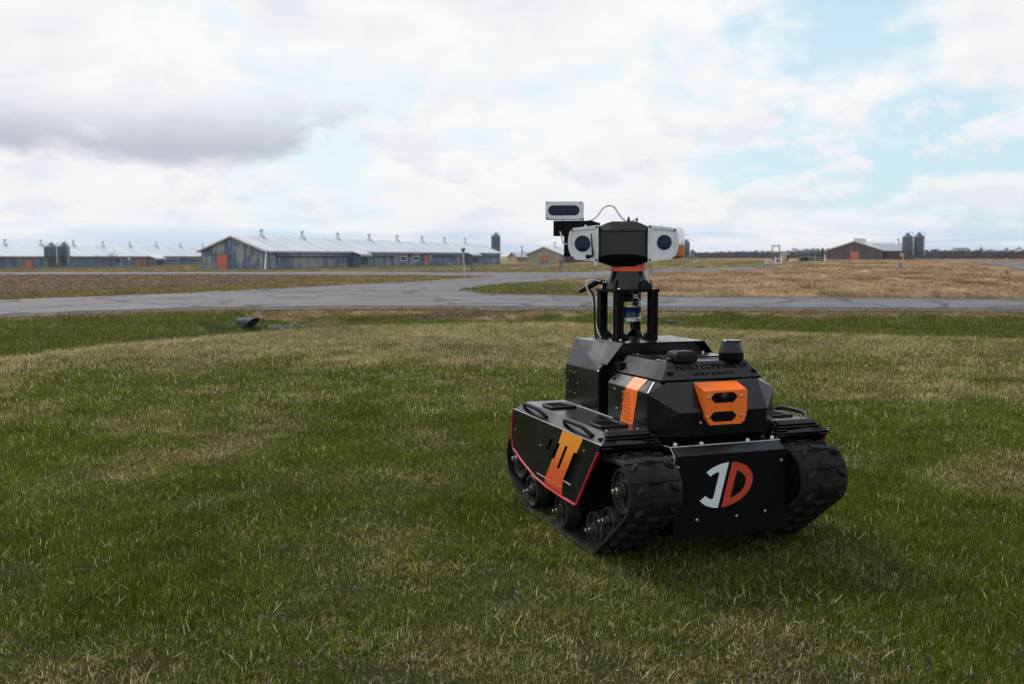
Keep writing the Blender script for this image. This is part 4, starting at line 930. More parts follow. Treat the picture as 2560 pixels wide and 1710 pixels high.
# strobe beacon behind the right housing
strobe = hpart('beacon_base', lathe([(.030, -.004), (.032, -.002), (.032, .004), (.030, .006)], 24, center=(.180, .020, 1.003)), 'white_case', head)
hpart('beacon_lens', lathe([(0, .950), (.020, .952), (.029, .960), (.030, .999), (0, .999)], 28, center=(.180, .020, 0)), 'amber_glass', head)
hpart('beacon_dome', lathe([(.030, 1.009), (.030, 1.040), (.026, 1.056), (.016, 1.066), (0, 1.068)], 28, center=(.180, .020, 0)), 'clear_glass', head)
# bracket and box camera on the left
br = hpart('camera_bracket', plate([(-.279, 1.035), (-.279, 1.092), (-.135, 1.092), (-.104, 1.083), (-.104, 1.02), (-.200, 1.02), (-.200, .958), (-.239, .958), (-.239, 1.035)], [], .030, .001, fr((1, 0, 0), (0, 0, 1), (0, .018, 0))), 'black_satin', head)
bc = hpart('box_camera', plate(rounded([(-.308, 1.0955), (-.1705, 1.0935), (-.1695, 1.1635), (-.3075, 1.1645)], .006, 4), [], .046, .0015, fr((1, 0, 0), (0, 0, 1), (0, .010, 0))), 'white_case', head)
stad = [(-.2985 + .020, 1.1105)] + [(-.199 + .019 * math.sin(q), 1.1295 - .019 * math.cos(q)) for q in np.linspace(0, math.pi, 12)] + [(-.279 - .019 * math.sin(q), 1.1295 + .019 * math.cos(q)) for q in np.linspace(0, math.pi, 12)]
hpart('camera_window', plate(stad[1:], [], .002, 0, fr((1, 0, 0), (0, 0, 1), (0, -.0135, 0))), 'lens_blue', bc)
hpart('window_rim', plate(rounded([(-.304, 1.099), (-.174, 1.097), (-.173, 1.160), (-.304, 1.161)], .004, 3), [stad[1:]], .0022, .0003, fr((1, 0, 0), (0, 0, 1), (0, -.0140, 0))), 'white_case', bc)
for lx_ in (-.279, -.239, -.199):
    hpart('lens', lathe([(.008, 0), (.0075, .001), (.005, .001), (.004, .0), (0, .0004)], 20, '-Y', center=(lx_, -.0142, 1.1295)), 'gloss_black', bc)
for px, pz in ((-.302, 1.1595), (-.1755, 1.1585), (-.302, 1.1005), (-.1755, 1.0985)):
    hpart('screw', lathe([(0, .001), (.0028, .001), (.0028, 0)], 10, '-Y', center=(px, -.0152, pz)), 'gloss_black', bc)
for k in range(11): hpart('cooling_fin', box(-.1698, -.1655, -.008, .030, 1.1005 + k * .0056, 1.1030 + k * .0056), 'white_case', bc)
hpart('camera_cable', tube([(-.255, .0, 1.092), (-.255, 0, 1.090), (-.2545, 0, 1.062)], [.012, .011, .0095], 16), 'black_plastic', bc)
hpart('cable_collar', lathe([(.013, 0), (.013, .005)], 16, center=(-.255, 0, 1.0905)), 'silver', bc)
hpart('cable_tail', tube([(-.254, .0, 1.052), (-.248, -.004, 1.035), (-.242, -.004, 1.010), (-.236, -.002, 1.006), (-.228, 0, 1.004)], .0030, 8, sub=4), 'cable_white', bc)
hpart('camera_pin', tube([(-.168, .0, 1.092), (-.167, 0, 1.103)], .0028, 8), 'black_plastic', br)
hpart('bridge_cable', tube([(-.150, .012, 1.092), (-.130, .012, 1.097), (-.110, .012, 1.117), (-.092, .012, 1.140), (-.072, .012, 1.148), (-.052, .012, 1.142), (-.038, .012, 1.122), (-.022, .012, 1.101), (-.006, .012, 1.090), (.012, .012, 1.090), (.034, .014, 1.099)], .0026, 8, sub=6, flat=1.3), 'cable_white', head)
hpart('cable_gland', tube([(.002, .010, 1.086), (.002, .010, 1.098), (.002, .010, 1.0985), (.002, .01, 1.106)], [.006, .005, .0035, .0035], 12), 'black_plastic', head)
hpart('cable_clip', box(.030, .036, .008, .018, 1.086, 1.102), 'black_plastic', head)

# ------------------------------------------------------------------ buildings
def siding(name, c1, c2, streak=True, lo=.42, hi=.60, scale=.22):
    """painted vertical siding, weathered in vertical runs"""
    m_ = bpy.data.materials.new(name); m_.use_nodes = True; t = NT(m_.node_tree); b = t.n['Principled BSDF']
    tcn = t.new('ShaderNodeTexCoord'); co = tcn.outputs['Object']
    n = t.noise(t.vmath('MULTIPLY', co, (1, 1, .16 if streak else .5)), scale * 5, 7, .62, .35)
    n2 = t.noise(co, scale, 5, .6, .4)
    f = t.ramp(t.math('ADD', t.math('MULTIPLY', n, .55), t.math('MULTIPLY', n2, .45)), lo, hi)
    c = t.mix(f, c1, c2)
    n3 = t.noise(t.vmath('MULTIPLY', co, (1, 1, .08)), 4.0, 4, .6); c = t.mix(t.math('MULTIPLY', t.ramp(n3, .35, .7), .35), c, tuple(v * .45 for v in c1))
    t.l.new(c, b.inputs['Base Color']); b.inputs['Roughness'].default_value = .7; b.inputs['Specular IOR Level'].default_value = .25
    wv = t.new('ShaderNodeTexWave'); wv.wave_type = 'BANDS'; wv.bands_direction = 'X'; wv.inputs['Scale'].default_value = 1.1
    wv2 = t.new('ShaderNodeTexWave'); wv2.wave_type = 'BANDS'; wv2.bands_direction = 'Y'; wv2.inputs['Scale'].default_value = 1.1
    t.l.new(co, wv.inputs['Vector']); t.l.new(co, wv2.inputs['Vector'])
    bn = t.new('ShaderNodeBump'); bn.inputs['Strength'].default_value = .5; bn.inputs['Distance'].default_value = .05
    t.l.new(t.math('ADD', wv.outputs['Fac'], wv2.outputs['Fac']), bn.inputs['Height']); t.l.new(bn.outputs[0], b.inputs['Normal'])
    MATS[name] = m_
siding('siding_blue', (.095, .145, .225), (.31, .32, .33), lo=.47, hi=.55)
siding('siding_blue_dark', (.10, .15, .23), (.27, .30, .34), lo=.44, hi=.62)
siding('siding_beige', (.30, .26, .205), (.38, .34, .28), False)
siding('siding_brown', (.10, .080, .080), (.135, .108, .104), False)
siding('siding_plain', (.42, .27, .17), (.46, .31, .20), False)
siding('galvanised', (.075, .10, .135), (.13, .16, .20), True, .35, .65, .5)
def roofmat(name, c1, c2):
    m_ = bpy.data.materials.new(name); m_.use_nodes = True; t = NT(m_.node_tree); b = t.n['Principled BSDF']
    tcn = t.new('ShaderNodeTexCoord'); co = tcn.outputs['Object']
    n = t.noise(t.vmath('MULTIPLY', co, (.18, .9, .18)), .55, 7, .65, .5)
    c = t.mix(t.ramp(n, .36, .66), c1, c2)
    t.l.new(c, b.inputs['Base Color']); b.inputs['Roughness'].default_value = .6; b.inputs['Metallic'].default_value = .0
    MATS[name] = m_
roofmat('roof_metal', (.37, .42, .49), (.51, .535, .58)); roofmat('roof_grey', (.22, .26, .32), (.30, .34, .39))
mat('trim_pale', (.42, .40, .37), .6, var=.15, vscale=.6); mat('trim_dark', (.10, .11, .13), .6, var=.2, vscale=.6)
mat('door_red', (.52, .125, .075), .6, var=.15, vscale=.8, dirt=(.35, .12, .09), dscale=1.2, dmax=.5)
mat('door_blue', (.045, .12, .36), .6, var=.2, vscale=1.5)
mat('vent_metal', (.55, .57, .60), .45, metal=.3, var=.15, vscale=2)
mat('frame_white', (.72, .73, .74), .5, var=.08, vscale=2); mat('glass_dark', (.03, .035, .045), .1, spec=.6)
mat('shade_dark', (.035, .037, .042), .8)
def prism(poly, a0, a1, along='Y', bevel=0.0):
    """polygon (u, z) extruded along an axis; along Y: u = x, along X: u = y"""
    bm = bmesh.new(); f = (lambda u, z, a_: (u, a_, z)) if along == 'Y' else (lambda u, z, a_: (a_, u, z))
    A = [bm.verts.new(f(u, z, a0)) for u, z in poly]; B = [bm.verts.new(f(u, z, a1)) for u, z in poly]; n = len(poly)
    bm.faces.new(A); bm.faces.new(B[::-1])
    for k in range(n): bm.faces.new((A[k], A[(k + 1) % n], B[(k + 1) % n], B[k]))
    return finish(bm, 'prism', bevel)
VENT = None
def vent_mesh(sc=1.0):
    me_ = lathe([(.62, 0), (.20, .72), (.17, .80), (.17, .92), (.34, 1.02), (.38, 1.18), (.30, 1.32), (.12, 1.40), (.06, 1.40), (.05, 1.55), (0, 1.55)], 10, smooth=False)
    return me_
VENTM = vent_mesh()
def barn(name, label, origin, yaw, L, hw, eave, ridge, wall_m, roof_m, trim='trim_pale', over=.5, vents=(), base=-.4, ends=.35):
    """gabled shed: origin at the middle of the near gable's foot, long axis = local +Y"""
    o = empty(name, origin, yaw); tag(o, label, 'barn')
    wl = link('wall', prism([(-hw, base), (hw, base), (hw, eave), (0, ridge - .12), (-hw, eave)], 0, L), wall_m, o)
    sl_ = (ridge - eave) / hw; ez = eave - over * sl_
    for s in (-1, 1):
        rf = link('roof', prism([(0, ridge), (s * (hw + over), ez), (s * (hw + over), ez + .16), (0, ridge + .16)], -ends, L + ends), roof_m, o)
        link('fascia', prism([(s * .001, ridge - .12), (s * (hw + over + .02), ez - .13), (s * (hw + over + .02), ez + .12), (s * .001, ridge + .13)], -ends - .06, -ends - .004), trim, rf)
        link('gutter', prism([(s * (hw + over + .003), ez - .10), (s * (hw + over + .10), ez - .10), (s * (hw + over + .10), ez + .08), (s * (hw + over + .003), ez + .08)], -ends, L + ends), trim, rf)
    for v in vents:
        vo_ = link('roof_vent', VENTM, 'vent_metal', o, (0, v, ridge + .05))
    return o
def gdoor(o, x0, x1, z1, m_='door_red', y=-.05, z0=-.2):
    d = link('door', box((x0 + x1) / 2 - (x1 - x0) / 2, (x0 + x1) / 2 - .02, y - .05, y + .03, z0, z1), m_, o)
    link('door_leaf', box((x0 + x1) / 2 + .02, x1, y - .05, y + .03, z0, z1), m_, d)
    link('door_frame', prism([(x0 - .12, z0), (x0, z0), (x0, z1), (x1, z1), (x1, z0), (x1 + .12, z0), (x1 + .12, z1 + .12), (x0 - .12, z1 + .12)], y - .08, y + .03), 'trim_dark', d); return d
def sdoor(o, hw, y0, y1, z1, m_='door_red', z0=-.2):
    d = link('door', box(hw - .02, hw + .06, y0, y1, z0, z1), m_, o)
    link('door_frame', prism([(y0 - .12, z0), (y0, z0), (y0, z1), (y1, z1), (y1, z0), (y1 + .12, z0), (y1 + .12, z1 + .12), (y0 - .12, z1 + .12)], hw - .02, hw + .09, 'X'), 'trim_dark', d); return d
def swindow(o, hw, y0, y1, z0, z1):
    f = link('window', prism([(y0, z0), (y1, z0), (y1, z1), (y0, z1)], hw - .02, hw + .05, 'X'), 'frame_white', o)
    ym, zm = (y0 + y1) / 2, z0 + (z1 - z0) * .62
    for a_, b_, c_, d_ in ((y0 + .14, y1 - .14, z0 + .14, zm - .06), (y0 + .14, ym - .06, zm + .06, z1 - .14), (ym + .06, y1 - .14, zm + .06, z1 - .14)):
        link('pane', box(hw + .045, hw + .058, a_, b_, c_, d_), 'glass_dark', f)
def leanto(o, hw, y0, y1, eave, out_=2.2, drop=.55, wall_m='siding_blue_dark', dooropen=True):
    """small porch: roof carried on in the slope, walls below"""
    p = link('porch', prism([(hw - .05, -.4), (hw + out_ - .4, -.4), (hw + out_ - .4, eave - drop - .35), (hw - .05, eave - .12)], y0, y1), wall_m, o)
    link('porch_roof', prism([(hw - .3, eave + .14), (hw + out_, eave - drop - .10), (hw + out_, eave - drop + .06), (hw - .3, eave + .30)], y0 - .4, y1 + .4), 'roof_metal', p)
    link('porch_fascia', prism([(hw + out_ + .003, eave - drop - .36), (hw + out_ + .08, eave - drop - .36), (hw + out_ + .08, eave - drop + .05), (hw + out_ + .003, eave - drop + .05)], y0 - .4, y1 + .4), 'trim_pale', p)
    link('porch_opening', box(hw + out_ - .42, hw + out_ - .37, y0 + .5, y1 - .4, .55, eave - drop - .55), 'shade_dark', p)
    return p

# long blue-grey barn in the middle: near gable ridge at (-43.4, 155)
yawm = math.atan2(-.339, .941)
oz = gz1(-43.4, 155)
B1 = barn('long_barn', 'long blue-grey weathered barn with pale metal roof and red gable door', (-43.4, 155, oz), yawm, 103, 5.75, 2.88, 5.02, 'siding_blue', 'roof_metal', over=.55, vents=[8 + 12.3 * k for k in range(8)])
gdoor(B1, -2.75, -.85, 2.25)
link('wall_lamp', box(-.55, -.15, -.3, -.01, 1.95, 2.3), 'trim_dark', B1)
wp = link('wall_band', prism([(5.755, 2.02), (6.15, 2.02), (6.15, 2.72), (5.755, 2.72)], 3.2, 26.5), 'siding_blue_dark', B1)
link('wall_band', prism([(5.755, 2.02), (6.15, 2.02), (6.15, 2.72), (5.755, 2.72)], 31.0, 45.0), 'siding_blue_dark', B1)
link('wall_band', prism([(5.755, 2.02), (6.15, 2.02), (6.15, 2.72), (5.755, 2.72)], 61.5, 78), 'siding_blue_dark', B1)
link('wall_band', prism([(5.755, 2.02), (6.15, 2.02), (6.15, 2.72), (5.755, 2.72)], 85, 102), 'siding_blue_dark', B1)
for a_, b_ in ((3.2, 26.5), (31, 45), (61.5, 78), (85, 102)): link('shadow_strip', prism([(5.755, 1.90), (6.02, 1.90), (6.02, 2.015), (5.755, 2.015)], a_, b_), 'shade_dark', B1)  # dark strips under the bands, standing in for the shadow they cast
leanto(B1, 5.75, 26.9, 30.6, 2.88)
leanto(B1, 5.75, 80.0, 84.6, 2.88)
swindow(B1, 5.75, 47.0, 49.6, 1.05, 2.55); swindow(B1, 5.75, 53.0, 55.6, 1.05, 2.55)
sdoor(B1, 5.75, 58.2, 59.8, 2.25); sdoor(B1, 5.75, 78.6, 79.9, 2.3)
link('wall_box', box(5.75, 6.1, 51.0, 51.7, 1.9, 2.5), 'trim_dark', B1)
link('wall_box', box(5.75, 6.05, 60.4, 61.0, 1.2, 2.4), 'trim_pale', B1)
pp = link('downpipe', tube([(6.15, -.15, 2.55), (6.3, -.3, 2.4), (7.2, -2.0, .0), (7.25, -2.1, -.25)], .09, 8), 'frame_white', B1)
# second barn behind on the left, running out of the picture
oz2 = -1.82
B2 = barn('far_barn', 'low grey-blue barn with long silver roof behind the twin silos', (-110 - .296 * 45, 214 - .955 * 45, oz2), math.atan2(-.296, .955), 175, 5.75, 2.85, 5.15, 'siding_blue_dark', 'roof_metal', over=.5, vents=[])
def along(px):      # distance along the barn's near wall at which a picture column meets it (wall plane through the eave)
    ox, oy = -110 - .296 * 45 + .955 * 5.75, 214 - .955 * 45 + .296 * 5.75; k = (px - 1280) / 2489
    return (k * oy - ox) / (.296 - k * .955)
def ralong(px):
    ox, oy = -110 - .296 * 45, 214 - .955 * 45; k = (px - 1280) / 2489
    return (k * oy - ox) / (.296 - k * .955)
for px in (17.7, 107.4, 187.8, 261.4, 328.5, 394.2, 454.5, 510): link('roof_vent', VENTM, 'vent_metal', B2, (0, ralong(px), 5.2))
def al2(px0, px1): return along(px0), along(px1)
a_, b_ = al2(85.2, 103); sdoor(B2, 5.75, a_, b_, 2.1)
a_, b_ = al2(356, 364.5); sdoor(B2, 5.75, a_, b_, 2.1)
a_, b_ = al2(385, 408); leanto(B2, 5.75, a_, b_, 2.85, 2.4, .6)
a_, b_ = al2(372, 379); sdoor(B2, 5.75, a_, b_, 2.1)
a_, b_ = al2(412, 520); link('wall_band', prism([(5.755, 1.75), (6.0, 1.75), (6.0, 2.62), (5.755, 2.62)], a_, b_), 'siding_blue', B2); link('shadow_strip', prism([(5.755, 1.62), (5.95, 1.62), (5.95, 1.745), (5.755, 1.745)], a_, b_), 'shade_dark', B2)
a_, b_ = al2(308, 313); link('wall_fan', box(5.75, 6.0, a_, b_, 1.2, 2.2), 'shade_dark', B2)
a_, b_ = al2(334, 340); link('wall_fan', box(5.75, 6.0, a_, b_, 1.9, 2.5), 'frame_white', B2)
# beige barn behind the robot's head
def col_x(px, d): return (px - 1280) / 2489 * d
B3 = barn('beige_barn', 'beige barn with a red and blue door and pale roof', (col_x(1360, 263), 263, gz1(col_x(1360, 263), 263)), math.atan2(-.50, .866), 42, 5.1, 2.45, 4.35, 'siding_beige', 'roof_metal', 'trim_pale', .4, [6])
d = gdoor(B3, -.75, 1.05, 1.95); link('door_board', box(-.78, 1.08, -.20, -.13, -.2, .55), 'door_blue', d)
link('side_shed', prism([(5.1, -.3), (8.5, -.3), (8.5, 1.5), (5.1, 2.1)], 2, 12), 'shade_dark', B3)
# small low house between the barns
B4 = barn('small_house', 'small orange-walled house with grey roof beyond the long barn', (col_x(1282, 318), 318, gz1(0, 318)), math.atan2(-.93, .37), 12, 3.6, 1.75, 3.1, 'siding_plain', 'roof_grey', 'trim_dark', .6, [])
link('chimney', box(-.2, .2, 3, 3.4, 2.8, 3.9), 'trim_dark', B4)
# dark barn on the right with its wing
bx0, by0 = col_x(2133, 230), 230.0
B5 = barn('brown_barn', 'dark brown barn with a red door at the edge of the hay field', (bx0, by0, -.02), math.atan2(-.52, .854), 24, 6.2, 2.32, 4.35, 'siding_brown', 'roof_metal', 'trim_pale', .5, [])
gdoor(B5, -1.0, 1.0, 2.0)
rv = link('ridge_vent', box(-.45, .45, 1.0, 9.5, 4.3, 5.1), 'vent_metal', B5)
wing = link('wing_wall', box(6.2, 11.6, 2, 11, -.4, 2.12), 'siding_brown', B5)
link('wing_roof', prism([(1.5, 2.08), (6.5, 3.75), (11.5, 2.08), (11.5, 2.24), (6.5, 3.91), (1.5, 2.24)], 2.5, 12.1, 'X'), 'roof_grey', wing)
link('wing_gable', prism([(2, 2.12), (11, 2.12), (6.5, 3.6)], 11.3, 11.59, 'X'), 'siding_brown', wing)
link('wing_window', box(9.6, 10.7, 1.88, 1.99, .9, 1.8), 'frame_white', wing)
link('roof_vent', VENTM, 'vent_metal', wing, (8.2, 6.5, 3.75))
# small pale house right of the head
B6 = barn('small_house', 'tiny pale gabled house next to a lone silo far behind the beacon', (col_x(1727, 265), 265, gz1(col_x(1727, 265), 265)), math.atan2(.75, .66), 9, 1.5, 1.7, 2.6, 'siding_beige', 'roof_grey', 'trim_dark', .3, [])
link('door', box(-.3, .5, -.12, -.02, 0, 1.2), 'door_blue', B6)

# ------------------------------------------------------------------ silos
def silo(label, x, y, r_, hc, hh, hr, group=None, cage=True):
    """feed bin: hopper of height hh on legs, cylinder of height hc, cone roof hr"""
    z = gz1(x, y); o = empty('silo', (x, y, z)); tag(o, label, 'silo', group)
    leg = .5; z0 = leg; z1 = leg + hh; z2_ = z1 + hc
    rings = [(r_, z1)]
    k = 5
    for q in range(k):
        za = z1 + hc * q / k; zb = z1 + hc * (q + 1) / k
        rings += [(r_, za + .02), (r_, zb - .06), (r_ * 1.015, zb - .04), (r_ * 1.015, zb)]
    link('bin', lathe(rings + [(r_ * .98, z2_)], 24, smooth=False), 'galvanised', o)
    link('hopper', lathe([(.22, z0), (r_, z1)], 24, smooth=True), 'galvanised', o)
    rf = link('roof', lathe([(r_ * 1.03, z2_), (.35, z2_ + hr), (.35, z2_ + hr + .2), (0, z2_ + hr + .25)], 24, smooth=False), 'galvanised', o)
    for q in range(6):
        an = q * math.pi / 3 + .3; link('leg', tube([(r_ * math.cos(an), r_ * math.sin(an), -.2), (r_ * math.cos(an), r_ * math.sin(an), z1 + .3)], .075, 6), 'galvanised', o)
    link('fill_pipe', tube([(0, 0, z2_ + hr + .1), (.35, -.3, z2_ + hr + .45), (r_ * .9, -r_ * .5, z2_ + hr + .1), (r_ * 1.0, -r_ * .55, z2_ - .4), (r_ * 1.0, -r_ * .55, 1.2)], .085, 8), 'vent_metal', o)
    if cage:
        lad = link('ladder', tube([(-r_ * 1.05, -.25, .3), (-r_ * 1.05, -.25, z2_ + .9)], .035, 5), 'vent_metal', o); link('ladder_rail', tube([(-r_ * 1.05, .25, .3), (-r_ * 1.05, .25, z2_ + .9)], .035, 5), 'vent_metal', lad)
        link('guard_rail', tube([(r_ * .95 * math.cos(q), r_ * .95 * math.sin(q), z2_ + .85) for q in np.linspace(0, 6.283, 18)[:-1]], .03, 5, closed=True), 'vent_metal', rf)
        for q in range(6): an = q * 1.047; link('rail_post', tube([(r_ * .95 * math.cos(an), r_ * .95 * math.sin(an), z2_), (r_ * .95 * math.cos(an), r_ * .95 * math.sin(an), z2_ + .85)], .03, 5), 'vent_metal', rf)
    return o
silo('wider of two squat grey feed silos standing in front of the far barn', -94.9, 206, 1.38, 1.95, 2.05, .70, 'twin silos by the far barn')
silo('slimmer of two squat grey feed silos standing in front of the far barn', -94.1, 210, 1.10, 2.05, 2.05, .75, 'twin silos by the far barn')
silo('lone tall grey silo rising behind the end of the long barn', -4.4, 272, 1.2, 4.6, 2.2, .8)
silo('lone grey silo next to the tiny pale house', col_x(1713, 255), 255, .85, 2.4, 1.5, .5)
silo('tall grey silo right against the brown barn wing', col_x(2264, 222), 222, 1.14, 2.9, 1.7, .75, 'silos by the brown barn', False)
silo('tall grey silo standing one farther from the brown barn', col_x(2292, 222), 222, 1.06, 3.0, 1.7, .75, 'silos by the brown barn', False)

# ------------------------------------------------------------------ small things in the fields
mat('wood_grey', (.16, .135, .115), .85, var=.3, vscale=3); mat('wood_light', (.42, .34, .26), .8, var=.2, vscale=3)
mat('bin_green', (.020, .060, .048), .5, var=.2, vscale=3); mat('tank_black', (.012, .012, .014), .4, var=.2, vscale=3)
mat('post_yellow', (.55, .42, .04), .6); mat('sign_blue', (.03, .15, .40), .5); mat('sign_red', (.45, .06, .04), .5)
mat('lamp_grey', (.42, .41, .39), .55, var=.1, vscale=2); mat('culvert_metal', (.055, .075, .10), .75, spec=.15, metal=.0, var=.2, vscale=5, dirt=(.10, .10, .10), dscale=4, dmax=.5)
mat('twig', (.085, .055, .048), .9, var=.3, vscale=2); mat('stone', (.13, .125, .12), .9, var=.35, vscale=2.5); mat('dark_stone', (.06, .058, .058), .9, var=.3, vscale=4)
mat('cone_orange', (.60, .13, .03), .6)
# lamp post
z = gz1(-4.2, 89.5); L = empty('lamp_post', (-4.2, 89.5, z), 0); tag(L, 'slim grey lamp post leaning slightly where the branch road meets the farm road', 'lamp post')
link('pole', tube([(0, 0, -.2), (-.18, 0, 2.35)], [.085, .06], 10), 'lamp_grey', L); link('lamp_head', lathe([(.05, 2.33), (.09, 2.40), (.20, 2.62), (.22, 2.66), (.10, 2.76), (0, 2.78)], 12, center=(-.18, 0, 0)), 'trim_dark', L)
# culvert: corrugated arch pipe with a mitred end
def culvert():
    bm = bmesh.new(); n = 28; m_ = 34; Ln = .95; rings = []
    for layer in (0, 1):
        lr = []
        for i in range(m_ + 1):
            f = i / m_; rr_ = .20 + .008 * math.sin(f * 60) - layer * .02
            ring = []
            for k in range(n):
                an = 2 * math.pi * k / n; u, v = rr_ * 1.08 * math.cos(an), rr_ * math.sin(an)
                y = f * Ln; y = y if f > .22 else f / .22 * .22 * Ln
                start = .50 * (1 + math.sin(an)) / 2 * (-1)    # top edge reaches further out than the bottom
                yy = start + f * (Ln - start); ring.append(bm.verts.new((u, yy, v)))
            lr.append(ring)
        rings.append(lr)
    for lr in rings:
        for a_, b_ in zip(lr, lr[1:]):
            for k in range(n): bm.faces.new((a_[k], a_[(k + 1) % n], b_[(k + 1) % n], b_[k]))
    for k in range(n): bm.faces.new((rings[0][0][k], rings[0][0][(k + 1) % n], rings[1][0][(k + 1) % n], rings[1][0][k]))
    return finish(bm, 'culvert', smooth=True)
cz = gz1(-8.9, 33.6)
cv = link('culvert_pipe', culvert(), 'culvert_metal', None, (-8.86, 33.3, gz1(-8.5, 33.2) + .20), (R(-3), 0, R(52))); tag(cv, 'corrugated metal culvert pipe poking out of the ditch bank below the road', 'culvert')
rk = [rock('s', 300 + k, 'stone', .7) for k in range(3)]
n = 40; x = rng.uniform(-8.2, -7.1, n); y = 33.4 + (x + 8) * .45 + rng.normal(0, .35, n)
scatter('riprap', np.stack([x, y, gz(x, y) + .01], 1), rng.integers(0, 3, n), yawrot(n, 2), scl3(n, .05, .13), rk, 'grey loose stones below the culvert mouth', 'stones')
def stone(label, x, y, r_, seed, m_='dark_stone'):
    o = rock('stone', seed, m_, .75); C.objects.link(o); o.location = (x, y, gz1(x, y) + r_ * .25); o.scale = (r_, r_, r_); o.rotation_euler = (0, 0, seed); tag(o, label, 'stone')
stone('dark pointed stone lying on the verge behind the robot', col_x(1679, 33.5), 33.5, .17, 400)
# wooden frame, fence, shed, bins, tank, posts: a training yard at the hay field's edge
yx, yy = col_x(1937, 140), 140.0
def gp2(px, d): return col_x(px, d), d, gz1(col_x(px, d), d)
x, y, z = gp2(1937, 145); fo = empty('wooden_frame', (x, y, z), R(8)); tag(fo, 'tall grey wooden goal-like frame in the field', 'frame')
for s in (-1, 1): link('post', box(s * .52 - .06, s * .52 + .06, -.06, .06, -.2, 2.35), 'wood_grey', fo)
link('beam', box(-.62, .62, -.07, .07, 2.352, 2.50), 'wood_grey', fo); link('board', box(-.52, .52, -.03, .03, .1, .75), 'wood_grey', fo)
x, y, z = gp2(1932, 126); ff = empty('white_fence', (x, y, z), R(3)); tag(ff, 'low white rail fence section below the wooden frame', 'fence')
for k, px in enumerate((-1.05, .25, 1.0)): link('post', box(px - .05, px + .05, -.05, .05, -.2, (.55, .95, .85)[k]), 'frame_white', ff)
link('rail', box(-.998, .198, -.03, .03, .42, .52), 'frame_white', ff); link('rail', box(-.998, .198, -.03, .03, .16, .25), 'frame_white', ff); link('rail', box(.302, .948, -.03, .03, .62, .74), 'frame_white', ff); link('rail', box(.302, .948, -.03, .03, .16, .27), 'frame_white', ff)
x, y, z = gp2(1959, 150); sh = empty('small_shed', (x, y, z), R(12)); tag(sh, 'little wooden hut with an open dark doorway', 'shed')
link('wall', box(-.55, .55, -.5, .5, -.2, 1.05), 'wood_light', sh); link('roof', prism([(-.65, 1.05), (.65, 1.18), (.65, 1.26), (-.65, 1.13)], -.6, .6), 'wood_light', sh); link('doorway', box(.10, .50, -.53, -.49, .0, .95), 'shade_dark', sh)
x, y, z = gp2(1974, 148); tb = link('white_tub', lathe([(0, 0), (.26, 0), (.30, .42), (.27, .42), (.24, .05), (0, .05)], 14), 'frame_white', None, (x, y, z)); tag(tb, 'white tub standing next to the wooden hut', 'tub')
x, y, z = gp2(2010, 140); tk = empty('tank', (x, y, z + .42), R(4)); tag(tk, 'black cylinder tank lying on its side in the yard', 'tank')
link('barrel', lathe([(0, -.75), (.36, -.75), (.40, -.70), (.40, .70), (.36, .75), (0, .75)], 24, 'X'), 'tank_black', tk)
for q in (-.4, .4): link('cradle', box(q - .08, q + .08, -.35, .35, -.6, -.395), 'tank_black', tk)
def gbin(label, px, d):
    x, y, z = gp2(px, d); g = empty('green_bin', (x, y, z), R(-4)); tag(g, label, 'bin', 'green bins beside the tank')
    link('body', box(-.42, .42, -.4, .4, -.1, 1.0, .04), 'bin_green', g)
    for q in range(3): link('rib', box(-.44, .44, -.43, .43, .2 + q * .28, .26 + q * .28), 'wood_light' if False else 'trim_pale', g)
    link('lid', box(-.45, .45, -.43, .43, 1.0, 1.12, .03), 'bin_green', g)
gbin('green ribbed bin right next to the black tank', 2029, 139); gbin('green ribbed bin beside the black post', 2043, 134)
x, y, z = gp2(2053.5, 141); po = empty('black_post', (x, y, z)); tag(po, 'thick black post standing behind the green bins', 'post'); link('pole', lathe([(.13, -.2), (.13, 1.75), (.16, 1.76), (.16, 2.1), (0, 2.1)], 12), 'tank_black', po); link('collar', lathe([(.145, .9), (.165, .92), (.165, 1.0), (.145, 1.02)], 12), 'tank_black', po)
x, y, z = gp2(2059.5, 139); o = link('white_board', hull([(a_, b_, c_) for a_ in (-.09, .09) for b_ in (-.03, .03) for c_ in (-.1, 1.05)] + [(0, 0, 1.2)], .01), 'frame_white', None, (x, y, z)); tag(o, 'narrow white board leaning by the black post', 'board')
def marker(label, px, d, h):
    x, y, z = gp2(px, d); o = empty('marker_post', (x, y, z)); tag(o, label, 'marker post'); link('stake', tube([(0, 0, -.2), (.02, 0, h * .8)], .045, 6), 'post_yellow', o); link('cap', tube([(.02, 0, h * .8), (.025, 0, h)], .055, 6), 'post_yellow', o)
marker('yellow marker post in front of the silos', 2254, 150, 1.45); marker('short yellow marker stub beside the distant pale road', 2513, 150, .75)
x, y, z = gp2(2249, 108); ts = empty('tripod_sign', (x, y, z)); tag(ts, 'small blue and red folding sign standing in the hay', 'sign')
link('panel', hull([(-.26, -.05, .05), (.26, -.05, .05), (-.26, -.02, .05), (.26, -.02, .05), (.07, .10, .62), (-.07, .10, .62), (.07, .12, .62), (-.07, .12, .62)], .005), 'sign_blue', ts)
link('emblem', hull([(-.13, -.062, .10), (.13, -.062, .10), (-.13, -.055, .10), (.13, -.055, .10), (0, .055, .50), (0, .06, .50)], 0), 'sign_red', ts)
for q in (-.2, .2): link('leg', tube([(q, .12, .58), (q * 1.2, .38, -.05)], .02, 5), 'lamp_grey', ts)
link('foot', box(-.22, .22, -.10, .0, .0, .045), 'frame_white', ts)
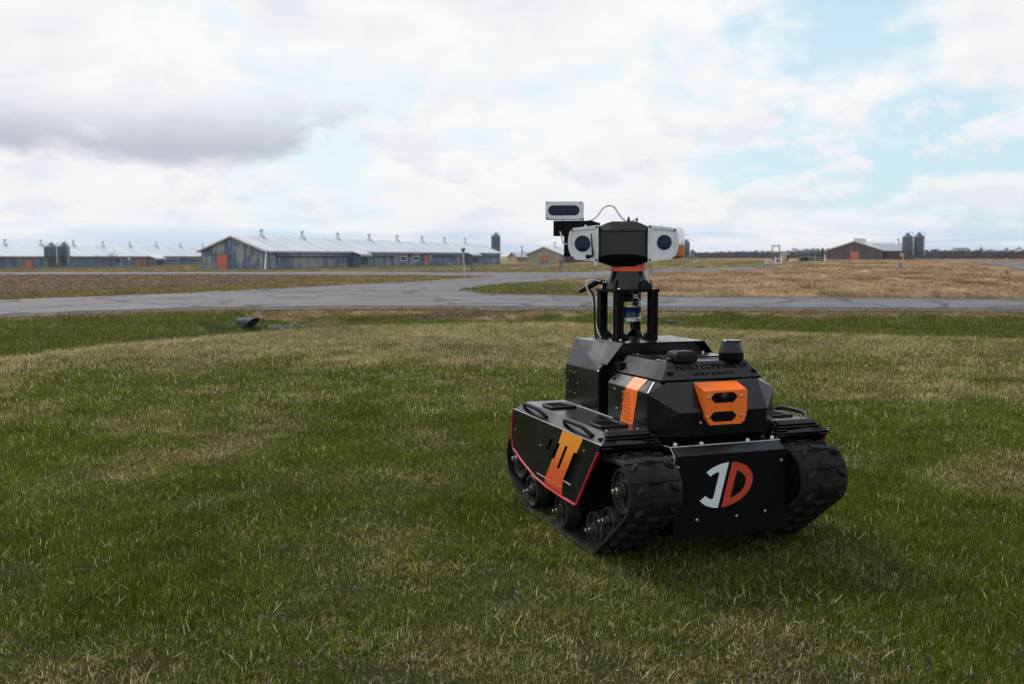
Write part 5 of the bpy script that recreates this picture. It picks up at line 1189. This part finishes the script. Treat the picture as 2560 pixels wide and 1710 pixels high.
for k, (px, nm, m_) in enumerate(((1459, 'orange', 'cone_orange'), (1488, 'white', 'frame_white'), (1505, 'orange', 'cone_orange'))):
    x, y, z = gp2(px, 175); o = empty('traffic_cone', (x, y, z + .05)); tag(o, ('small orange traffic cone on the far road', 'small white traffic cone between two orange ones on the far road', 'small orange traffic cone on the far road')[k], 'traffic cone', 'cones on the far road')
    link('cone', lathe([(.20, .03), (.03, .62), (0, .62)], 12), m_, o); link('base', box(-.24, .24, -.24, .24, 0, .03), m_, o)
x, y, z = gp2(1630, 96); o = link('leaning_stake', tube([(0, 0, -.2), (-.14, 0, .5), (-.30, 0, 1.2)], .028, 6), 'twig', None, (x, y, z)); tag(o, 'thin dark stake leaning in the grass beside the mast', 'stake')

# bare shrubs and saplings ---------------------------------------------------------
def shrub_mesh(h, spread, n0, seed, depth=3):
    rg = random.Random(seed); bm_v = []; bm_f = []
    def seg(p, d, l, r_, lv):
        q = p + d * l; up = d.cross(Vector((.3, .2, .9))).normalized(); s_ = d.cross(up); base = len(bm_v)
        for c_, rr_ in ((p, r_), (q, r_ * .6)):
            for k in range(3): an = k * 2.094; bm_v.append(tuple(c_ + (up * math.cos(an) + s_ * math.sin(an)) * rr_))
        for k in range(3): bm_f.append((base + k, base + (k + 1) % 3, base + 3 + (k + 1) % 3, base + 3 + k))
        if lv < depth:
            for _ in range(rg.randint(2, 4)):
                f = rg.uniform(.45, 1.0); dd = (d + Vector((rg.uniform(-1, 1), rg.uniform(-1, 1), rg.uniform(-.2, .7))) * .75).normalized()
                seg(p + d * l * f, dd, l * rg.uniform(.45, .75), r_ * .55, lv + 1)
    for _ in range(n0):
        an = rg.random() * 6.283; d = Vector((math.cos(an) * spread * rg.random(), math.sin(an) * spread * rg.random(), 1)).normalized()
        seg(Vector((rg.uniform(-.1, .1) * n0, rg.uniform(-.1, .1) * n0, -.1)), d, h * rg.uniform(.35, .55), .016 * h, 0)
    me_ = bpy.data.meshes.new('twigs'); me_.from_pydata(bm_v, [], bm_f); return me_
def shrub(name, label, cat, px, d, h, spread, n0, seed, depth=3, wz=None):
    x, y, z = gp2(px, d); o = empty(name, (x, y, z if wz is None else wz)); tag(o, label, cat)
    link('crown', shrub_mesh(h, spread, n0, seed, depth), 'twig', o)
    link('trunk', tube([(0, 0, -.2), (.02, .01, h * .18), (.0, .0, h * .36)], [.026 * h, .02 * h, .012 * h], 6), 'twig', o)
shrub('bare_shrub', 'bare dark shrub growing by the lamp post and far porch', 'shrub', 1184, 118, 1.3, .6, 6, 1)
shrub('bare_sapling', 'thin bare sapling against the beige barn', 'tree', 1400, 130, 2.2, .25, 2, 2)
shrub('bare_shrub', 'low bare bush under the beige barn eaves', 'shrub', 1437, 240, 2.2, .7, 6, 3)
shrub('bare_tree', 'slender bare tree standing before the far barn', 'tree', 282, 196, 4.2, .5, 4, 4, 4, -1.75)
shrub('bare_tree', 'faint leafless tree beside the slender one before the far barn', 'tree', 262, 200, 3.6, .55, 3, 5, 4, -1.75)
shrub('bare_shrub', 'brown leafless bush against the long barn windows', 'shrub', 932, 190, 2.0, .6, 5, 6)
shrub('bare_sapling', 'tall thin sapling in front of the long barn roof', 'tree', 1027, 205, 4.6, .15, 2, 7, 2)
shrub('bare_shrub', 'small twiggy bush at the long barn porch', 'shrub', 822, 172, 1.4, .6, 4, 8)
shrub('bare_shrub', 'sparse twiggy weed bent over in the hay field', 'shrub', 2515, 82, 1.1, .8, 3, 9, 2)
shrub('bare_shrub', 'tiny leafless twig standing in the middle of the hay', 'shrub', 2186, 80, .9, .2, 1, 10, 2)
shrub('bare_shrub', 'small brown twig by the folding sign', 'shrub', 2370, 100, 1.0, .7, 3, 12, 2)
shrub('bare_shrub', 'grey-brown brush growing on the point of the green island', 'shrub', 1300, 54, .55, 1.2, 9, 13, 2)

# far wood, hedges, far buildings ----------------------------------------------------
mat('wood_far', (.034, .038, .052), .95, var=.35, vscale=.02); mat('wood_brown', (.070, .050, .048), .95, var=.4, vscale=.05); mat('wood_pine', (.028, .040, .034), .95, var=.3, vscale=.02)
def treebit(seed, m_, tall=1.0):
    """ragged far tree: a cloud of small leaf-clump triangles on a stem"""
    rg = random.Random(seed); v = []; f = []
    for _ in range(150):
        an = rg.random() * 6.283; h = rg.random(); r_ = (math.sin(math.pi * min(1, h * .85 + .15)) ** .7) * rg.random() ** .5 * .5
        c_ = Vector((r_ * math.cos(an), r_ * math.sin(an), (.12 + h * .88) * tall)); b0 = len(v); s_ = rg.uniform(.05, .12)
        for _k in range(3): v.append(tuple(c_ + Vector((rg.uniform(-1, 1), rg.uniform(-1, 1), rg.uniform(-1, 1))) * s_))
        f.append((b0, b0 + 1, b0 + 2))
    b0 = len(v); v += [(-.02, 0, -.1), (.02, 0, -.1), (0, 0, .7 * tall), (0, -.02, -.1), (0, .02, -.1)]; f += [(b0, b0 + 1, b0 + 2), (b0 + 3, b0 + 4, b0 + 2)]
    me_ = bpy.data.meshes.new('t'); me_.from_pydata(v, [], f); me_.materials.append(MATS[m_]); return bpy.data.objects.new('t', me_)
trees = [treebit(500 + k, m_) for k, m_ in enumerate(('wood_far', 'wood_far', 'wood_brown', 'wood_pine', 'wood_brown', 'wood_pine'))]
n = 4200; px = rng.uniform(1560, 3060, n); d = rng.uniform(1150, 1900, n)
x = (px - 1280) / 2489 * d; y = d; s = rng.uniform(4.0, 9.0, n) * (.30 + 1.4 * fbm(x, y, 70, 81, 3)) * np.interp(px, [1560, 1750, 2000, 3060], [.55, .75, 1.0, 1.05]); s = np.stack([s * 1.2, s * 1.2, s], 1)
zf = gz(x, y) * 0 + np.where(px > 2250, -2.0, -1.5)
scatter('far_wood', np.stack([x, y, gz(x, y) - 1.0], 1), rng.integers(0, 6, n), np.stack([np.zeros(n), np.zeros(n), rng.random(n) * 6.28], 1), s, trees, 'bluish far-off wood along the horizon', 'wood')
hed = [treebit(520 + k, m_, .8) for k, m_ in enumerate(('wood_brown', 'wood_brown', 'wood_far'))]
n = 1700; px = np.concatenate([rng.uniform(1500, 2080, 800), rng.uniform(2300, 3000, 900)]); d = np.concatenate([rng.uniform(430, 620, 800), rng.uniform(300, 480, 900)])
x = (px - 1280) / 2489 * d; y = d; s = rng.uniform(1.6, 3.6, n) * (.5 + fbm(x, y, 30, 85)); s = np.stack([s * 1.7, s * 1.7, s], 1)
scatter('field_hedge', np.stack([x, y, gz(x, y) - .2], 1), rng.integers(0, 3, n), np.stack([np.zeros(n), np.zeros(n), rng.random(n) * 6.28], 1), s, hed, 'brown leafless scrub hedge along the far field edge', 'hedge')
x = col_x(2395, 1100); o = empty('far_building', (x, 1100, -1)); tag(o, 'grey flat-roofed block standing above the far trees', 'building'); link('wall', box(-5, 5.5, -6, 6, 0, 10.2), 'roof_grey', o); link('roof', box(-5.4, 5.9, -6.4, 6.4, 10.2, 10.9), 'trim_dark', o)
x = col_x(2350, 560); o = empty('greenhouse', (x, 560, -.2), R(0)); tag(o, 'long low white-roofed building before the far trees', 'building'); link('wall', box(-17, 22, -6, 6, -.5, 1.2), 'trim_dark', o); link('roof', prism([(-6.5, 1.2), (6.5, 1.2), (0, 2.3)], -17.5, 22.5, 'X'), 'frame_white', o)
x = col_x(2446, 520); o = empty('radio_mast', (x, 520, 0)); tag(o, 'thin lattice radio mast above the far hedge', 'mast'); link('pole', tube([(0, 0, -1), (0, 0, 7.5)], [.28, .1], 6), 'lamp_grey', o)
link('cross_arm', box(-.5, .5, -.06, .06, 6.9, 7.1), 'lamp_grey', o)
x = col_x(1304.5, 300); o = empty('utility_pole', (x, 300, gz1(0, 300))); tag(o, 'thin wooden utility pole between the beige barn and small house', 'pole'); link('pole', tube([(0, 0, -.5), (0, 0, 5.2)], .11, 6), 'wood_grey', o); link('cross_arm', box(-.5, .5, -.06, .06, 4.6, 4.75), 'wood_grey', o)
x = col_x(2558, 330); o = empty('utility_pole', (x, 330, 0)); tag(o, 'tall utility pole beside the distant pale road', 'pole'); link('pole', tube([(0, 0, -.5), (0, 0, 14.5)], .16, 6), 'wood_grey', o); link('cross_arm', box(-1, 1, -.07, .07, 13.2, 13.4), 'wood_grey', o)

# ------------------------------------------------------------------ the air
hz = bpy.data.materials.new('haze_air'); hz.use_nodes = True; t = NT(hz.node_tree); t.n.remove(t.n['Principled BSDF'])
pv = t.new('ShaderNodeVolumePrincipled'); pv.inputs['Color'].default_value = (.80, .88, 1.0, 1); pv.inputs['Density'].default_value = .00016; pv.inputs['Anisotropy'].default_value = .1
t.l.new(pv.outputs[0], t.n['Material Output'].inputs['Volume']); MATS['haze'] = hz
ho = link('haze', box(-4700, 4700, -30, 7400, -7, 24), 'haze'); tag(ho, 'thin pale air over the fields', 'haze', kind='stuff')
